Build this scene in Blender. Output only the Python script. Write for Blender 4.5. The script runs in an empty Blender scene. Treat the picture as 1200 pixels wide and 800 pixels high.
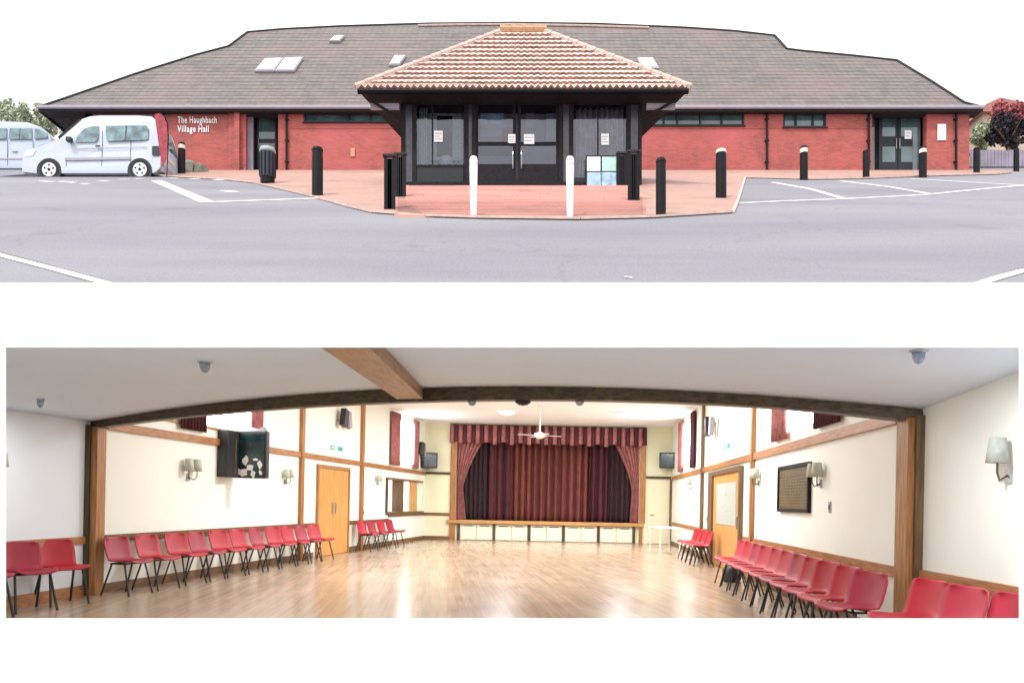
import bpy, bmesh, math, random
from mathutils import Matrix, Vector
random.seed(7)
sc = bpy.context.scene
COL = sc.collection
F = 900.0            # focal length in pixels of a 1200 px wide picture
EYE = 1.345
VH = 588.0
INTERIOR = []        # top-level objects of the hall interior (its floor has a slight cross fall)

# ------------------------------------------------------------------ materials
def new_mat(name):
    m = bpy.data.materials.new(name); m.use_nodes = True
    nt = m.node_tree
    return m, nt, nt.nodes['Principled BSDF']

def mat(name, col, rough=0.6, metal=0.0, var=0.12, scale=6.0, bump=0.0, bscale=60.0, spec=0.5, coat=0.0):
    """paint, plastic, cloth: base colour broken up by soft noise and fine bump"""
    m, nt, b = new_mat(name)
    N, L = nt.nodes, nt.links
    tc = N.new('ShaderNodeTexCoord')
    nz = N.new('ShaderNodeTexNoise'); nz.inputs['Scale'].default_value = scale; nz.inputs['Detail'].default_value = 6
    L.new(tc.outputs['Object'], nz.inputs['Vector'])
    mr = N.new('ShaderNodeMapRange'); mr.inputs['From Min'].default_value = .3; mr.inputs['From Max'].default_value = .7
    mr.inputs['To Min'].default_value = 1-var; mr.inputs['To Max'].default_value = 1+var
    L.new(nz.outputs['Fac'], mr.inputs['Value'])
    mx = N.new('ShaderNodeVectorMath'); mx.operation = 'SCALE'; mx.inputs[0].default_value = col
    L.new(mr.outputs['Result'], mx.inputs['Scale'])
    L.new(mx.outputs['Vector'], b.inputs['Base Color'])
    b.inputs['Roughness'].default_value = rough; b.inputs['Metallic'].default_value = metal
    b.inputs['Specular IOR Level'].default_value = spec
    b.inputs['Coat Weight'].default_value = coat
    if bump:
        n2 = N.new('ShaderNodeTexNoise'); n2.inputs['Scale'].default_value = bscale; n2.inputs['Detail'].default_value = 4
        L.new(tc.outputs['Object'], n2.inputs['Vector'])
        bp = N.new('ShaderNodeBump'); bp.inputs['Strength'].default_value = bump; bp.inputs['Distance'].default_value = .02
        L.new(n2.outputs['Fac'], bp.inputs['Height']); L.new(bp.outputs['Normal'], b.inputs['Normal'])
    return m

def ramp(N, stops):
    r = N.new('ShaderNodeValToRGB'); e = r.color_ramp.elements
    e[0].position, e[0].color = stops[0][0], (*stops[0][1], 1)
    e[1].position, e[1].color = stops[-1][0], (*stops[-1][1], 1)
    for p, c in stops[1:-1]:
        x = e.new(p); x.color = (*c, 1)
    return r

def brick_mat(name, c1, c2, mortar, bw=.225, bh=.075, plane='XZ', msize=.008, bump=.4, rough=.85, patch=None, swap=False):
    m, nt, b = new_mat(name); N, L = nt.nodes, nt.links
    tc = N.new('ShaderNodeTexCoord'); sp = N.new('ShaderNodeSeparateXYZ'); cb = N.new('ShaderNodeCombineXYZ')
    L.new(tc.outputs['Object'], sp.inputs[0])
    add = N.new('ShaderNodeMath'); add.operation = 'ADD'
    if plane == 'XZ':
        L.new(sp.outputs['X'], add.inputs[0]); L.new(sp.outputs['Y'], add.inputs[1])
        L.new(add.outputs[0], cb.inputs['X']); L.new(sp.outputs['Z'], cb.inputs['Y'])
    else:
        L.new(sp.outputs['X'], cb.inputs['X']); L.new(sp.outputs['Y'], cb.inputs['Y'])
    br = N.new('ShaderNodeTexBrick'); br.inputs['Scale'].default_value = 1
    br.inputs['Brick Width'].default_value = bw; br.inputs['Row Height'].default_value = bh
    br.inputs['Mortar Size'].default_value = msize; br.inputs['Mortar Smooth'].default_value = .3
    br.inputs['Color1'].default_value = (*c1, 1); br.inputs['Color2'].default_value = (*c2, 1); br.inputs['Mortar'].default_value = (*mortar, 1)
    L.new(cb.outputs[0], br.inputs['Vector'])
    nz = N.new('ShaderNodeTexNoise'); nz.inputs['Scale'].default_value = .9; nz.inputs['Detail'].default_value = 7; nz.inputs['Roughness'].default_value = .65
    L.new(tc.outputs['Object'], nz.inputs['Vector'])
    r = ramp(N, [(.3, (.72, .74, .78)), (.5, (1, 1, 1)), (.72, (1.12, 1.02, 1.0))])
    L.new(nz.outputs['Fac'], r.inputs[0])
    mx = N.new('ShaderNodeMix'); mx.data_type = 'RGBA'; mx.blend_type = 'MULTIPLY'; mx.inputs[0].default_value = .85
    L.new(br.outputs['Color'], mx.inputs[6]); L.new(r.outputs[0], mx.inputs[7])
    out = mx.outputs[2]
    if patch:
        n3 = N.new('ShaderNodeTexNoise'); n3.inputs['Scale'].default_value = .35; n3.inputs['Detail'].default_value = 3
        L.new(tc.outputs['Object'], n3.inputs['Vector'])
        r3 = ramp(N, [(.5, (0, 0, 0)), (.68, (1, 1, 1))]); L.new(n3.outputs['Fac'], r3.inputs[0])
        m3 = N.new('ShaderNodeMix'); m3.data_type = 'RGBA'; m3.inputs[7].default_value = (*patch, 1)
        f3 = N.new('ShaderNodeMath'); f3.operation = 'MULTIPLY'; f3.inputs[1].default_value = .5
        L.new(r3.outputs[0], f3.inputs[0]); L.new(f3.outputs[0], m3.inputs[0]); L.new(out, m3.inputs[6]); out = m3.outputs[2]
    L.new(out, b.inputs['Base Color']); b.inputs['Roughness'].default_value = rough
    bp = N.new('ShaderNodeBump'); bp.inputs['Strength'].default_value = bump; bp.inputs['Distance'].default_value = .01; bp.invert = True
    L.new(br.outputs['Fac'], bp.inputs['Height']); L.new(bp.outputs['Normal'], b.inputs['Normal'])
    return m

def wood_mat(name, c1, c2, rough=.45, along='Z', scale=3.0):
    m, nt, b = new_mat(name); N, L = nt.nodes, nt.links
    tc = N.new('ShaderNodeTexCoord'); mp = N.new('ShaderNodeMapping')
    mp.inputs['Scale'].default_value = {'Z': (12, 12, .8), 'X': (.8, 12, 12), 'Y': (12, .8, 12)}[along]
    L.new(tc.outputs['Object'], mp.inputs[0])
    nz = N.new('ShaderNodeTexNoise'); nz.inputs['Scale'].default_value = scale; nz.inputs['Detail'].default_value = 8; nz.inputs['Distortion'].default_value = .6
    L.new(mp.outputs[0], nz.inputs['Vector'])
    r = ramp(N, [(.32, c1), (.66, c2)]); L.new(nz.outputs['Fac'], r.inputs[0]); L.new(r.outputs[0], b.inputs['Base Color'])
    b.inputs['Roughness'].default_value = rough
    bp = N.new('ShaderNodeBump'); bp.inputs['Strength'].default_value = .15; bp.inputs['Distance'].default_value = .01
    L.new(nz.outputs['Fac'], bp.inputs['Height']); L.new(bp.outputs['Normal'], b.inputs['Normal'])
    return m

def asphalt_mat():
    m, nt, b = new_mat('asphalt'); N, L = nt.nodes, nt.links
    tc = N.new('ShaderNodeTexCoord')
    def nz(s, d=5, st=None):
        n = N.new('ShaderNodeTexNoise'); n.inputs['Scale'].default_value = s; n.inputs['Detail'].default_value = d
        if st:
            mp = N.new('ShaderNodeMapping'); mp.inputs['Scale'].default_value = st
            L.new(tc.outputs['Object'], mp.inputs[0]); L.new(mp.outputs[0], n.inputs['Vector'])
        else: L.new(tc.outputs['Object'], n.inputs['Vector'])
        return n
    a = nz(.35, 9, (.35, 1.4, 1)); f = nz(38, 4)
    r = ramp(N, [(.3, (.18, .174, .205)), (.5, (.212, .205, .236)), (.7, (.24, .235, .256))]); L.new(a.outputs['Fac'], r.inputs[0])
    r2 = ramp(N, [(.3, (.8, .8, .8)), (.7, (1.15, 1.15, 1.15))]); L.new(f.outputs['Fac'], r2.inputs[0])
    mx = N.new('ShaderNodeMix'); mx.data_type = 'RGBA'; mx.blend_type = 'MULTIPLY'; mx.inputs[0].default_value = 1
    L.new(r.outputs[0], mx.inputs[6]); L.new(r2.outputs[0], mx.inputs[7])
    # a few thin sealed cracks
    v = N.new('ShaderNodeTexVoronoi'); v.feature = 'DISTANCE_TO_EDGE'; v.inputs['Scale'].default_value = .16
    w = nz(.8, 6); vm = N.new('ShaderNodeVectorMath'); vm.operation = 'MULTIPLY_ADD'; vm.inputs[1].default_value = (2, 2, 2)
    L.new(w.outputs['Color'], vm.inputs[0]); L.new(tc.outputs['Object'], vm.inputs[2]); L.new(vm.outputs[0], v.inputs['Vector'])
    r3 = ramp(N, [(.0, (.8, .8, .8)), (.006, (1, 1, 1))]); L.new(v.outputs['Distance'], r3.inputs[0])
    m2 = N.new('ShaderNodeMix'); m2.data_type = 'RGBA'; m2.blend_type = 'MULTIPLY'; m2.inputs[0].default_value = .8
    L.new(mx.outputs[2], m2.inputs[6]); L.new(r3.outputs[0], m2.inputs[7])
    st = nz(.55, 4); r4 = ramp(N, [(.0, (.72, .72, .72)), (.27, (.8, .8, .8)), (.34, (1, 1, 1))]); L.new(st.outputs['Fac'], r4.inputs[0])
    m4 = N.new('ShaderNodeMix'); m4.data_type = 'RGBA'; m4.blend_type = 'MULTIPLY'; m4.inputs[0].default_value = .8
    L.new(m2.outputs[2], m4.inputs[6]); L.new(r4.outputs[0], m4.inputs[7]); m2 = m4
    L.new(m2.outputs[2], b.inputs['Base Color']); b.inputs['Roughness'].default_value = .8
    bp = N.new('ShaderNodeBump'); bp.inputs['Strength'].default_value = .35; bp.inputs['Distance'].default_value = .02
    L.new(f.outputs['Fac'], bp.inputs['Height']); L.new(bp.outputs['Normal'], b.inputs['Normal'])
    return m

def floor_mat():
    m, nt, b = new_mat('strip_wood_floor'); N, L = nt.nodes, nt.links
    tc = N.new('ShaderNodeTexCoord'); mp = N.new('ShaderNodeMapping'); mp.inputs['Rotation'].default_value = (0, 0, math.radians(90-6))
    L.new(tc.outputs['Object'], mp.inputs[0])
    br = N.new('ShaderNodeTexBrick'); br.inputs['Scale'].default_value = 1; br.inputs['Brick Width'].default_value = 1.6; br.inputs['Row Height'].default_value = .09
    br.inputs['Mortar Size'].default_value = .0022; br.inputs['Color1'].default_value = (.5, .37, .26, 1); br.inputs['Color2'].default_value = (.4, .295, .205, 1)
    br.inputs['Mortar'].default_value = (.36, .26, .18, 1); L.new(mp.outputs[0], br.inputs['Vector'])
    mp2 = N.new('ShaderNodeMapping'); mp2.inputs['Scale'].default_value = (.5, 9, 1); L.new(mp.outputs[0], mp2.inputs[0])
    nz = N.new('ShaderNodeTexNoise'); nz.inputs['Scale'].default_value = 2; nz.inputs['Detail'].default_value = 6; L.new(mp2.outputs[0], nz.inputs['Vector'])
    r = ramp(N, [(.3, (.84, .82, .8)), (.7, (1.1, 1.1, 1.1))]); L.new(nz.outputs['Fac'], r.inputs[0])
    mx = N.new('ShaderNodeMix'); mx.data_type = 'RGBA'; mx.blend_type = 'MULTIPLY'; mx.inputs[0].default_value = 1
    L.new(br.outputs['Color'], mx.inputs[6]); L.new(r.outputs[0], mx.inputs[7]); L.new(mx.outputs[2], b.inputs['Base Color'])
    n2 = N.new('ShaderNodeTexNoise'); n2.inputs['Scale'].default_value = 1.2; n2.inputs['Detail'].default_value = 5; L.new(tc.outputs['Object'], n2.inputs['Vector'])
    mr = N.new('ShaderNodeMapRange'); mr.inputs['To Min'].default_value = .15; mr.inputs['To Max'].default_value = .3; L.new(n2.outputs['Fac'], mr.inputs['Value'])
    L.new(mr.outputs[0], b.inputs['Roughness']); b.inputs['Specular IOR Level'].default_value = .45
    bp = N.new('ShaderNodeBump'); bp.inputs['Strength'].default_value = .08; bp.inputs['Distance'].default_value = .01
    L.new(nz.outputs['Fac'], bp.inputs['Height']); L.new(bp.outputs['Normal'], b.inputs['Normal'])
    return m

def glass_mat(name, tint=(.8, .9, .9), rough=.02, alpha=.35):
    """window glass: clear see-through part plus mirror reflection"""
    m, nt, b = new_mat(name); N, L = nt.nodes, nt.links
    t = N.new('ShaderNodeBsdfTransparent'); t.inputs[0].default_value = (*tint, 1)
    g = N.new('ShaderNodeBsdfGlossy'); g.inputs['Roughness'].default_value = rough; g.inputs[0].default_value = (.95, .95, 1, 1)
    fr = N.new('ShaderNodeFresnel'); fr.inputs[0].default_value = 1.5
    tc = N.new('ShaderNodeTexCoord'); nz = N.new('ShaderNodeTexNoise'); nz.inputs['Scale'].default_value = .8; nz.inputs['Detail'].default_value = 3; L.new(tc.outputs['Object'], nz.inputs['Vector'])
    bp = N.new('ShaderNodeBump'); bp.inputs['Strength'].default_value = .5; bp.inputs['Distance'].default_value = .03; L.new(nz.outputs['Fac'], bp.inputs['Height']); L.new(bp.outputs['Normal'], g.inputs['Normal'])
    ma = N.new('ShaderNodeMath'); ma.operation = 'MULTIPLY_ADD'; ma.inputs[1].default_value = .65; ma.inputs[2].default_value = alpha*.12
    L.new(fr.outputs[0], ma.inputs[0])
    mx = N.new('ShaderNodeMixShader'); L.new(ma.outputs[0], mx.inputs[0]); L.new(t.outputs[0], mx.inputs[1]); L.new(g.outputs[0], mx.inputs[2])
    L.new(mx.outputs[0], N['Material Output'].inputs['Surface'])
    return m

def emis_mat(name, col, strength):
    m, nt, b = new_mat(name)
    b.inputs['Base Color'].default_value = (*col, 1); b.inputs['Emission Color'].default_value = (*col, 1); b.inputs['Emission Strength'].default_value = strength
    return m

M = {}
M['white_render'] = mat('white_render', (.93, .93, .93), .8, var=.01, scale=1.5, bump=.05)
M['asphalt'] = asphalt_mat()
M['brick'] = brick_mat('red_brick', (.45, .1, .086), (.33, .077, .068), (.36, .14, .115), patch=(.52, .12, .13))
M['paver'] = brick_mat('salmon_block_paving', (.44, .265, .22), (.37, .225, .19), (.25, .15, .125), .21, .105, 'XY', .006, .25, patch=(.5, .29, .21))
M['riser'] = brick_mat('salmon_brick_steps', (.66, .35, .3), (.55, .29, .245), (.42, .225, .19), 4.0, .168, 'XZ', .014, .5)
M['slate'] = brick_mat('grey_roof_tiles', (.2, .175, .163), (.155, .138, .132), (.1, .088, .085), .3, .16, 'XZ', .012, .6, .8, patch=(.23, .155, .155))
M['pantile'] = mat('pale_pink_clay_tile', (.64, .5, .43), .75, var=.16, scale=2.5, bump=.25, bscale=30)
M['tile_edge'] = mat('weathered_tile_edge', (.36, .21, .18), .85, var=.4, scale=3)  # darker colour on the lip of each course, strengthens the course lines
M['ridge_tile'] = mat('ridge_clay_tile', (.56, .42, .36), .8, var=.15, scale=5, bump=.2)
M['terracotta'] = mat('orange_ridge_tile', (.5, .28, .16), .8, var=.1)
M['dark_paint'] = mat('black_paint', (.006, .006, .008), .5, var=.2, spec=.15)
M['dark_timber'] = mat('dark_stained_timber', (.014, .012, .015), .6, var=.3, scale=9, spec=.15)
M['gutter'] = mat('pale_grey_gutter', (.36, .33, .38), .45, var=.06)
M['fascia'] = mat('dark_brown_fascia', (.03, .025, .028), .6, spec=.2)
M['frame_grey'] = mat('dark_grey_window_frame', (.022, .025, .028), .5, spec=.25)
M['glass_porch'] = glass_mat('clear_porch_glass', (.8, .82, .86), .03, .3)
M['glass_dark'] = mat('teal_reflecting_glass', (.06, .1, .11), .06, var=.5, scale=1.1, spec=1.0)
M['porch_wall'] = mat('grey_plaster_inside_porch', (.26, .23, .29), .8, var=.25, scale=1.2)
M['blind_brown'] = mat('grey_brown_blind', (.36, .3, .31), .8, var=.3, scale=4)
M['infill_grey'] = mat('grey_porch_infill', (.05, .048, .058), .3, var=.3, spec=.6)
M['pale_floor'] = mat('porch_mat_floor', (.08, .08, .09), .9)
M['van_paint'] = mat('white_car_paint', (.5, .54, .62), .35, var=.02, coat=.2)
M['car_paint'] = mat('pale_silver_car_paint', (.44, .49, .6), .35, var=.02, coat=.2)
M['car_glass'] = mat('tinted_car_glass', (.12, .2, .22), .08, var=.6, scale=3, spec=1.0)
M['rubber'] = mat('tyre_rubber', (.015, .015, .017), .8)
M['rim'] = mat('silver_wheel_trim', (.62, .62, .66), .35, .3, var=.05)
M['black_plastic'] = mat('black_plastic', (.02, .02, .022), .45)
M['lamp_red'] = mat('red_tail_lamp', (.5, .02, .02), .2)
M['lamp_clear'] = mat('clear_head_lamp', (.7, .72, .75), .1)
M['line'] = mat('white_road_paint', (.75, .75, .76), .7, var=.08, scale=9, bump=.1)
M['bollard'] = mat('black_bollard', (.007, .006, .008), .55, var=.3, spec=.2)
M['band'] = mat('cream_reflective_band', (.75, .66, .55), .4)
M['white_gloss'] = mat('white_gloss_paint', (.86, .86, .86), .3, var=.03)
M['paper'] = mat('white_paper', (.88, .9, .9), .7, var=.02)
M['paper_blue'] = mat('pale_blue_poster', (.38, .55, .72), .6, var=.35, scale=5)
M['paper_green'] = mat('pale_green_poster', (.45, .75, .66), .6, var=.2, scale=6)
M['bin'] = mat('slate_blue_bin', (.04, .045, .065), .5, spec=.25)
M['bin_lid'] = mat('pale_bin_lid', (.3, .31, .34), .5)
M['rock'] = mat('grey_green_rock', (.22, .22, .17), .9, var=.4, scale=2.5, bump=.8, bscale=8)
M['flag'] = mat('red_banner_cloth', (.34, .05, .07), .8, var=.35, scale=7)
M['leaf'] = mat('hedge_leaves', (.075, .11, .04), .7, var=.5, scale=1.2)
M['leaf_pale'] = mat('pale_hedge_leaves', (.44, .47, .34), .7, var=.25, scale=1.2)
M['leaf_dark'] = mat('dark_purple_leaves', (.05, .04, .055), .7, var=.5, scale=1.2)
M['leaf_red'] = mat('red_leaves', (.42, .12, .13), .7, var=.4, scale=1.2)
M['bark'] = mat('bark', (.1, .07, .05), .9, var=.4, scale=8, bump=.6)
M['house_roof'] = mat('red_tiled_house_roof', (.38, .15, .13), .8, var=.2)
M['house_wall'] = mat('tan_house_wall', (.5, .38, .3), .8, var=.15)
M['grass'] = mat('grass_verge', (.12, .19, .05), .9, var=.4, scale=3, bump=.5, bscale=30)
# interior
M['wall_cream'] = mat('cream_wall_paint', (.84, .86, .79), .75, var=.015, scale=1.2, bump=.04)
M['wall_yellow'] = mat('pale_yellow_wall_paint', (.78, .77, .56), .75, var=.03, scale=1.5)
M['wall_white'] = mat('cool_white_wall_paint', (.74, .79, .83), .75, var=.02, scale=1.2, bump=.04)
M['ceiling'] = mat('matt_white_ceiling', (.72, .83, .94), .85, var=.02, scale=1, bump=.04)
M['ceiling_hall'] = mat('bright_white_ceiling', (.9, .9, .92), .85, var=.01)
M['floor'] = floor_mat()
M['oak'] = wood_mat('orange_timber', (.24, .1, .03), (.46, .22, .075))
M['oak_y'] = wood_mat('orange_rail_timber', (.26, .1, .03), (.46, .21, .07), along='Y')
M['oak_x'] = wood_mat('stage_timber', (.4, .19, .06), (.62, .34, .13), along='X')
M['beam_dark'] = wood_mat('dark_olive_timber', (.03, .024, .012), (.12, .085, .04), along='X')
M['post_dark'] = wood_mat('dark_post_timber', (.03, .022, .012), (.1, .065, .032))
M['post_brown'] = wood_mat('brown_post_timber', (.09, .05, .022), (.2, .115, .05))
M['beam_brown'] = wood_mat('brown_beam_timber', (.26, .13, .055), (.44, .25, .12), along='Y')
M['door_oak'] = wood_mat('orange_door_veneer', (.5, .23, .06), (.7, .37, .12), .4)
M['door_cream'] = mat('cream_door_paint', (.78, .72, .52), .5, var=.03)
M['panel_cream'] = mat('cream_panel_paint', (.8, .77, .62), .5, var=.03)
M['red_plastic'] = mat('red_chair_plastic', (.42, .012, .026), .5, var=.1, scale=4)
M['red_plastic_dull'] = mat('faded_red_chair_plastic', (.33, .018, .04), .5, var=.16, scale=4)
M['chair_leg'] = mat('black_steel_leg', (.018, .022, .024), .35, .3)
M['curtain_red'] = mat('red_velvet', (.17, .042, .034), .85, var=.15, scale=3)
M['curtain_dark'] = mat('dark_wine_velvet', (.075, .014, .022), .85, var=.2, scale=3)
M['curtain_black'] = mat('black_stage_cloth', (.03, .012, .017), .9, var=.2)
M['curtain_pink'] = mat('dusky_pink_curtain', (.36, .13, .125), .85, var=.3, scale=9)
M['screen'] = mat('dark_teal_screen', (.006, .028, .034), .15, var=.5, scale=5, spec=.8)
M['sconce'] = mat('pale_fabric_lampshade', (.5, .52, .42), .8, var=.1)
M['sconce_grey'] = mat('grey_fabric_lampshade', (.4, .42, .38), .8, var=.15, scale=20)
M['metal'] = mat('brushed_steel', (.4, .42, .44), .35, .8)
M['chrome_blue'] = mat('blue_grey_lamp_glass', (.34, .42, .48), .12, .4, var=.5, scale=10)
M['green_sign'] = emis_mat('green_exit_sign', (.01, .3, .2), .25)
M['board'] = mat('bronze_board', (.11, .075, .025), .5, var=.3, scale=5)
M['gold'] = mat('gold_lettering', (.19, .14, .07), .4)
M['window_light'] = emis_mat('daylit_window_pane', (.97, .99, 1), 8.0)
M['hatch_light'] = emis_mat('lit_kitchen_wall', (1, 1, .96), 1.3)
M['lamp_glow'] = emis_mat('glowing_ceiling_lamp', (1, 1, 1), 3.0)
M['table_white'] = mat('white_table_laminate', (.8, .8, .8), .35)
M['skirt'] = wood_mat('brown_skirting', (.12, .06, .025), (.24, .12, .05), along='Y')

# ------------------------------------------------------------------ mesh helpers
class MB:
    def __init__(s): s.v, s.f, s.m = [], [], []
    def add(s, vs, fs, mi=0):
        b = len(s.v); s.v += [tuple(v) for v in vs]; s.f += [tuple(b+i for i in f) for f in fs]; s.m += [mi]*len(fs)
        return s
    def box(s, x0, x1, y0, y1, z0, z1, mi=0):
        x0, x1 = sorted((x0, x1)); y0, y1 = sorted((y0, y1)); z0, z1 = sorted((z0, z1))
        return s.add([(x0,y0,z0),(x1,y0,z0),(x1,y1,z0),(x0,y1,z0),(x0,y0,z1),(x1,y0,z1),(x1,y1,z1),(x0,y1,z1)],
                     [(0,3,2,1),(4,5,6,7),(0,1,5,4),(1,2,6,5),(2,3,7,6),(3,0,4,7)], mi)
    def prism(s, pts, a0, a1, axis='y', mi=0):
        """extrude a closed outline; pts are (x,z) for axis y, (x,y) for axis z, (y,z) for axis x"""
        def P(p, a): return {'y': (p[0], a, p[1]), 'z': (p[0], p[1], a), 'x': (a, p[0], p[1])}[axis]
        n = len(pts); vs = [P(p, a0) for p in pts] + [P(p, a1) for p in pts]
        fs = [tuple(range(n)), tuple(range(2*n-1, n-1, -1))] + [(i, i+n, (i+1) % n+n, (i+1) % n) for i in range(n)]
        return s.add(vs, fs, mi)
    def hexa(s, a, b, mi=0):
        """solid between quad a and quad b"""
        return s.add(list(a)+list(b), [(0,3,2,1),(4,5,6,7),(0,1,5,4),(1,2,6,5),(2,3,7,6),(3,0,4,7)], mi)
    def tube(s, pts, r, n=8, mi=0, cap=True):
        pts = [Vector(p) for p in pts]; rs = r if isinstance(r, (list, tuple)) else [r]*len(pts)
        rings = []; up = None
        for i, p in enumerate(pts):
            d = (pts[min(i+1, len(pts)-1)]-pts[max(i-1, 0)]).normalized()
            if up is None: up = d.orthogonal().normalized()
            up = (up-d*up.dot(d)).normalized(); w = d.cross(up)
            rings.append([p+(up*math.cos(2*math.pi*k/n)+w*math.sin(2*math.pi*k/n))*rs[i] for k in range(n)])
        vs = [v for r_ in rings for v in r_]; fs = []
        for i in range(len(rings)-1):
            for k in range(n):
                fs.append((i*n+k, i*n+(k+1) % n, (i+1)*n+(k+1) % n, (i+1)*n+k))
        if cap: fs += [tuple(range(n-1, -1, -1)), tuple((len(rings)-1)*n+k for k in range(n))]
        return s.add(vs, fs, mi)
    def lathe(s, prof, c=(0,0,0), n=20, axis='z', mi=0):
        vs = []
        for r, h in prof:
            for k in range(n):
                a = 2*math.pi*k/n; x, y = r*math.cos(a), r*math.sin(a)
                p = (x, y, h) if axis == 'z' else (x, h, y)
                vs.append((p[0]+c[0], p[1]+c[1], p[2]+c[2]))
        fs = [(i*n+k, i*n+(k+1) % n, (i+1)*n+(k+1) % n, (i+1)*n+k) for i in range(len(prof)-1) for k in range(n)]
        fs += [tuple(range(n-1, -1, -1)), tuple((len(prof)-1)*n+k for k in range(n))]
        return s.add(vs, fs, mi)
    def grid(s, fn, nu, nv, mi=0, thick=None):
        vs = [fn(i/nu, j/nv) for j in range(nv+1) for i in range(nu+1)]
        fs = [(j*(nu+1)+i, j*(nu+1)+i+1, (j+1)*(nu+1)+i+1, (j+1)*(nu+1)+i) for j in range(nv) for i in range(nu)]
        return s.add(vs, fs, mi)
    def build(s, name, m, parent=None, smooth=False, bevel=0, solid=0, fix=True, off=None):
        me = bpy.data.meshes.new(name)
        if off is None and parent is not None and parent.get('_world'): off = -Vector(root_loc(parent))
        vs = [tuple(Vector(v)+off) for v in s.v] if off is not None else s.v
        me.from_pydata(vs, [], s.f); me.update()
        if fix:
            bm = bmesh.new(); bm.from_mesh(me); bmesh.ops.recalc_face_normals(bm, faces=bm.faces); bm.to_mesh(me); bm.free()
        for k in (m if isinstance(m, (list, tuple)) else [m]): me.materials.append(M[k])
        for p, mi in zip(me.polygons, s.m):
            p.material_index = mi; p.use_smooth = smooth
        o = bpy.data.objects.new(name, me); COL.objects.link(o)
        if parent is not None: o.parent = parent
        if solid:
            md = o.modifiers.new('solid', 'SOLIDIFY'); md.thickness = solid; md.offset = 0
        if bevel:
            md = o.modifiers.new('bevel', 'BEVEL'); md.width = bevel; md.segments = 2; md.limit_method = 'ANGLE'; md.angle_limit = .6
        return o

def root_loc(o):
    l = Vector((0, 0, 0))
    while o is not None: l += o.location; o = o.parent
    return l

def tag(o, label=None, cat=None, group=None, kind=None, inside=False):
    if label: o['label'] = label
    if cat: o['category'] = cat
    if group: o['group'] = group
    if kind: o['kind'] = kind
    if inside: INTERIOR.append(o)
    return o

def thing(name, label, cat, loc=(0,0,0), rotz=0, group=None, inside=False, world=False):
    o = bpy.data.objects.new(name, None); COL.objects.link(o); o.location = loc; o.rotation_euler = (0, 0, rotz)
    o.empty_display_size = .2
    if world: o['_world'] = 1
    return tag(o, label, cat, group, None, inside)

def dup(root, loc, rotz, label, group=None, inside=False, scale=None):
    r = root.copy(); COL.objects.link(r); r.location = loc; r.rotation_euler = (0, 0, rotz); r['label'] = label
    if group: r['group'] = group
    if scale: r.scale = scale
    def kids(src, dst):
        for c in [x for x in src.children]:
            k = c.copy(); COL.objects.link(k); k.parent = dst; kids(c, k)
    kids(root, r)
    if inside: INTERIOR.append(r)
    return r

# ------------------------------------------------------------------ coordinates
def at(u, v, D): return Vector(((u-600)/F*D, D, EYE+(VH-v)/F*D))
SL = .4867
def plane_z(D): return SL*D-.4897
def G(u, v, up=0.0):
    D = 1651.2/(v-150.0); return Vector(((u-600)/F*D, D, plane_z(D)+up))
def Hi(u): return VH+.02*(u-600)          # eye line inside the hall
def iz(u, v, D): return EYE+(Hi(u)-v)/F*D

# ================================================================== SETTING, OUTSIDE
def struct(o): o['kind'] = 'structure'; return o

def sheet(name, outer, holes, m, up=0):
    """flat sheet on the sloping forecourt, outlines given as (x, depth)"""
    bm = bmesh.new()
    for loop in [outer]+holes:
        vs = [bm.verts.new((x, d, plane_z(d)+up)) for x, d in loop]
        for i in range(len(vs)): bm.edges.new((vs[i], vs[(i+1) % len(vs)]))
    bmesh.ops.triangle_fill(bm, edges=bm.edges[:], use_beauty=True)
    for f in bm.faces:
        if f.normal.z < 0: f.normal_flip()
    me = bpy.data.meshes.new(name); bm.to_mesh(me); bm.free(); me.materials.append(M[m])
    o = bpy.data.objects.new(name, me); COL.objects.link(o)
    return struct(o)

DP, DW = 24.3, 33.0                     # porch front, main wall
PX0, PX1, PB = -3.45, 4.1, 27.4         # porch plan
van_pad = (-19.4, -13.1, 28.75, 31.0)
car_pad = (-27.0, -19.2, 33.6, 35.9)
def rect(p): return [(p[0], p[2]), (p[1], p[2]), (p[1], p[3]), (p[0], p[3])]
def su(u, D): return (u-600)/F*D
DM = 15.75+(24.24-15.75)*.5
porch_hole = [(su(466, 15.8), 15.8), (su(753, 15.8), 15.8), (su(753, DM), DM), (su(746, DM), DM), (su(746, DP), DP), (PX1, DP), (PX1, PB), (PX0, PB), (PX0, DP), (su(479, DP), DP), (su(479, DM), DM), (su(466, DM), DM)]
sheet('ground', [(-75, 9.1), (75, 9.1), (75, 80), (-75, 80)], [porch_hole, rect(van_pad), rect(car_pad)], 'asphalt')
low = MB().add([(-75, 5.12, 2.80), (75, 5.12, 2.80), (75, 9.1, plane_z(9.1)), (-75, 9.1, plane_z(9.1))], [(0, 1, 2, 3)])
struct(low.build('road', 'asphalt'))
for p in (van_pad, car_pad):
    z = plane_z(p[2]); b = MB()
    zb = plane_z(p[3])
    b.add([(p[0], p[2], z), (p[1], p[2], z), (p[1], p[3], z), (p[0], p[3], z), (p[0], p[3], zb), (p[1], p[3], zb)],
          [(0, 1, 2, 3), (3, 2, 5, 4), (0, 3, 4), (1, 5, 2)])
    struct(b.build('parking_bay', 'asphalt'))
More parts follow.
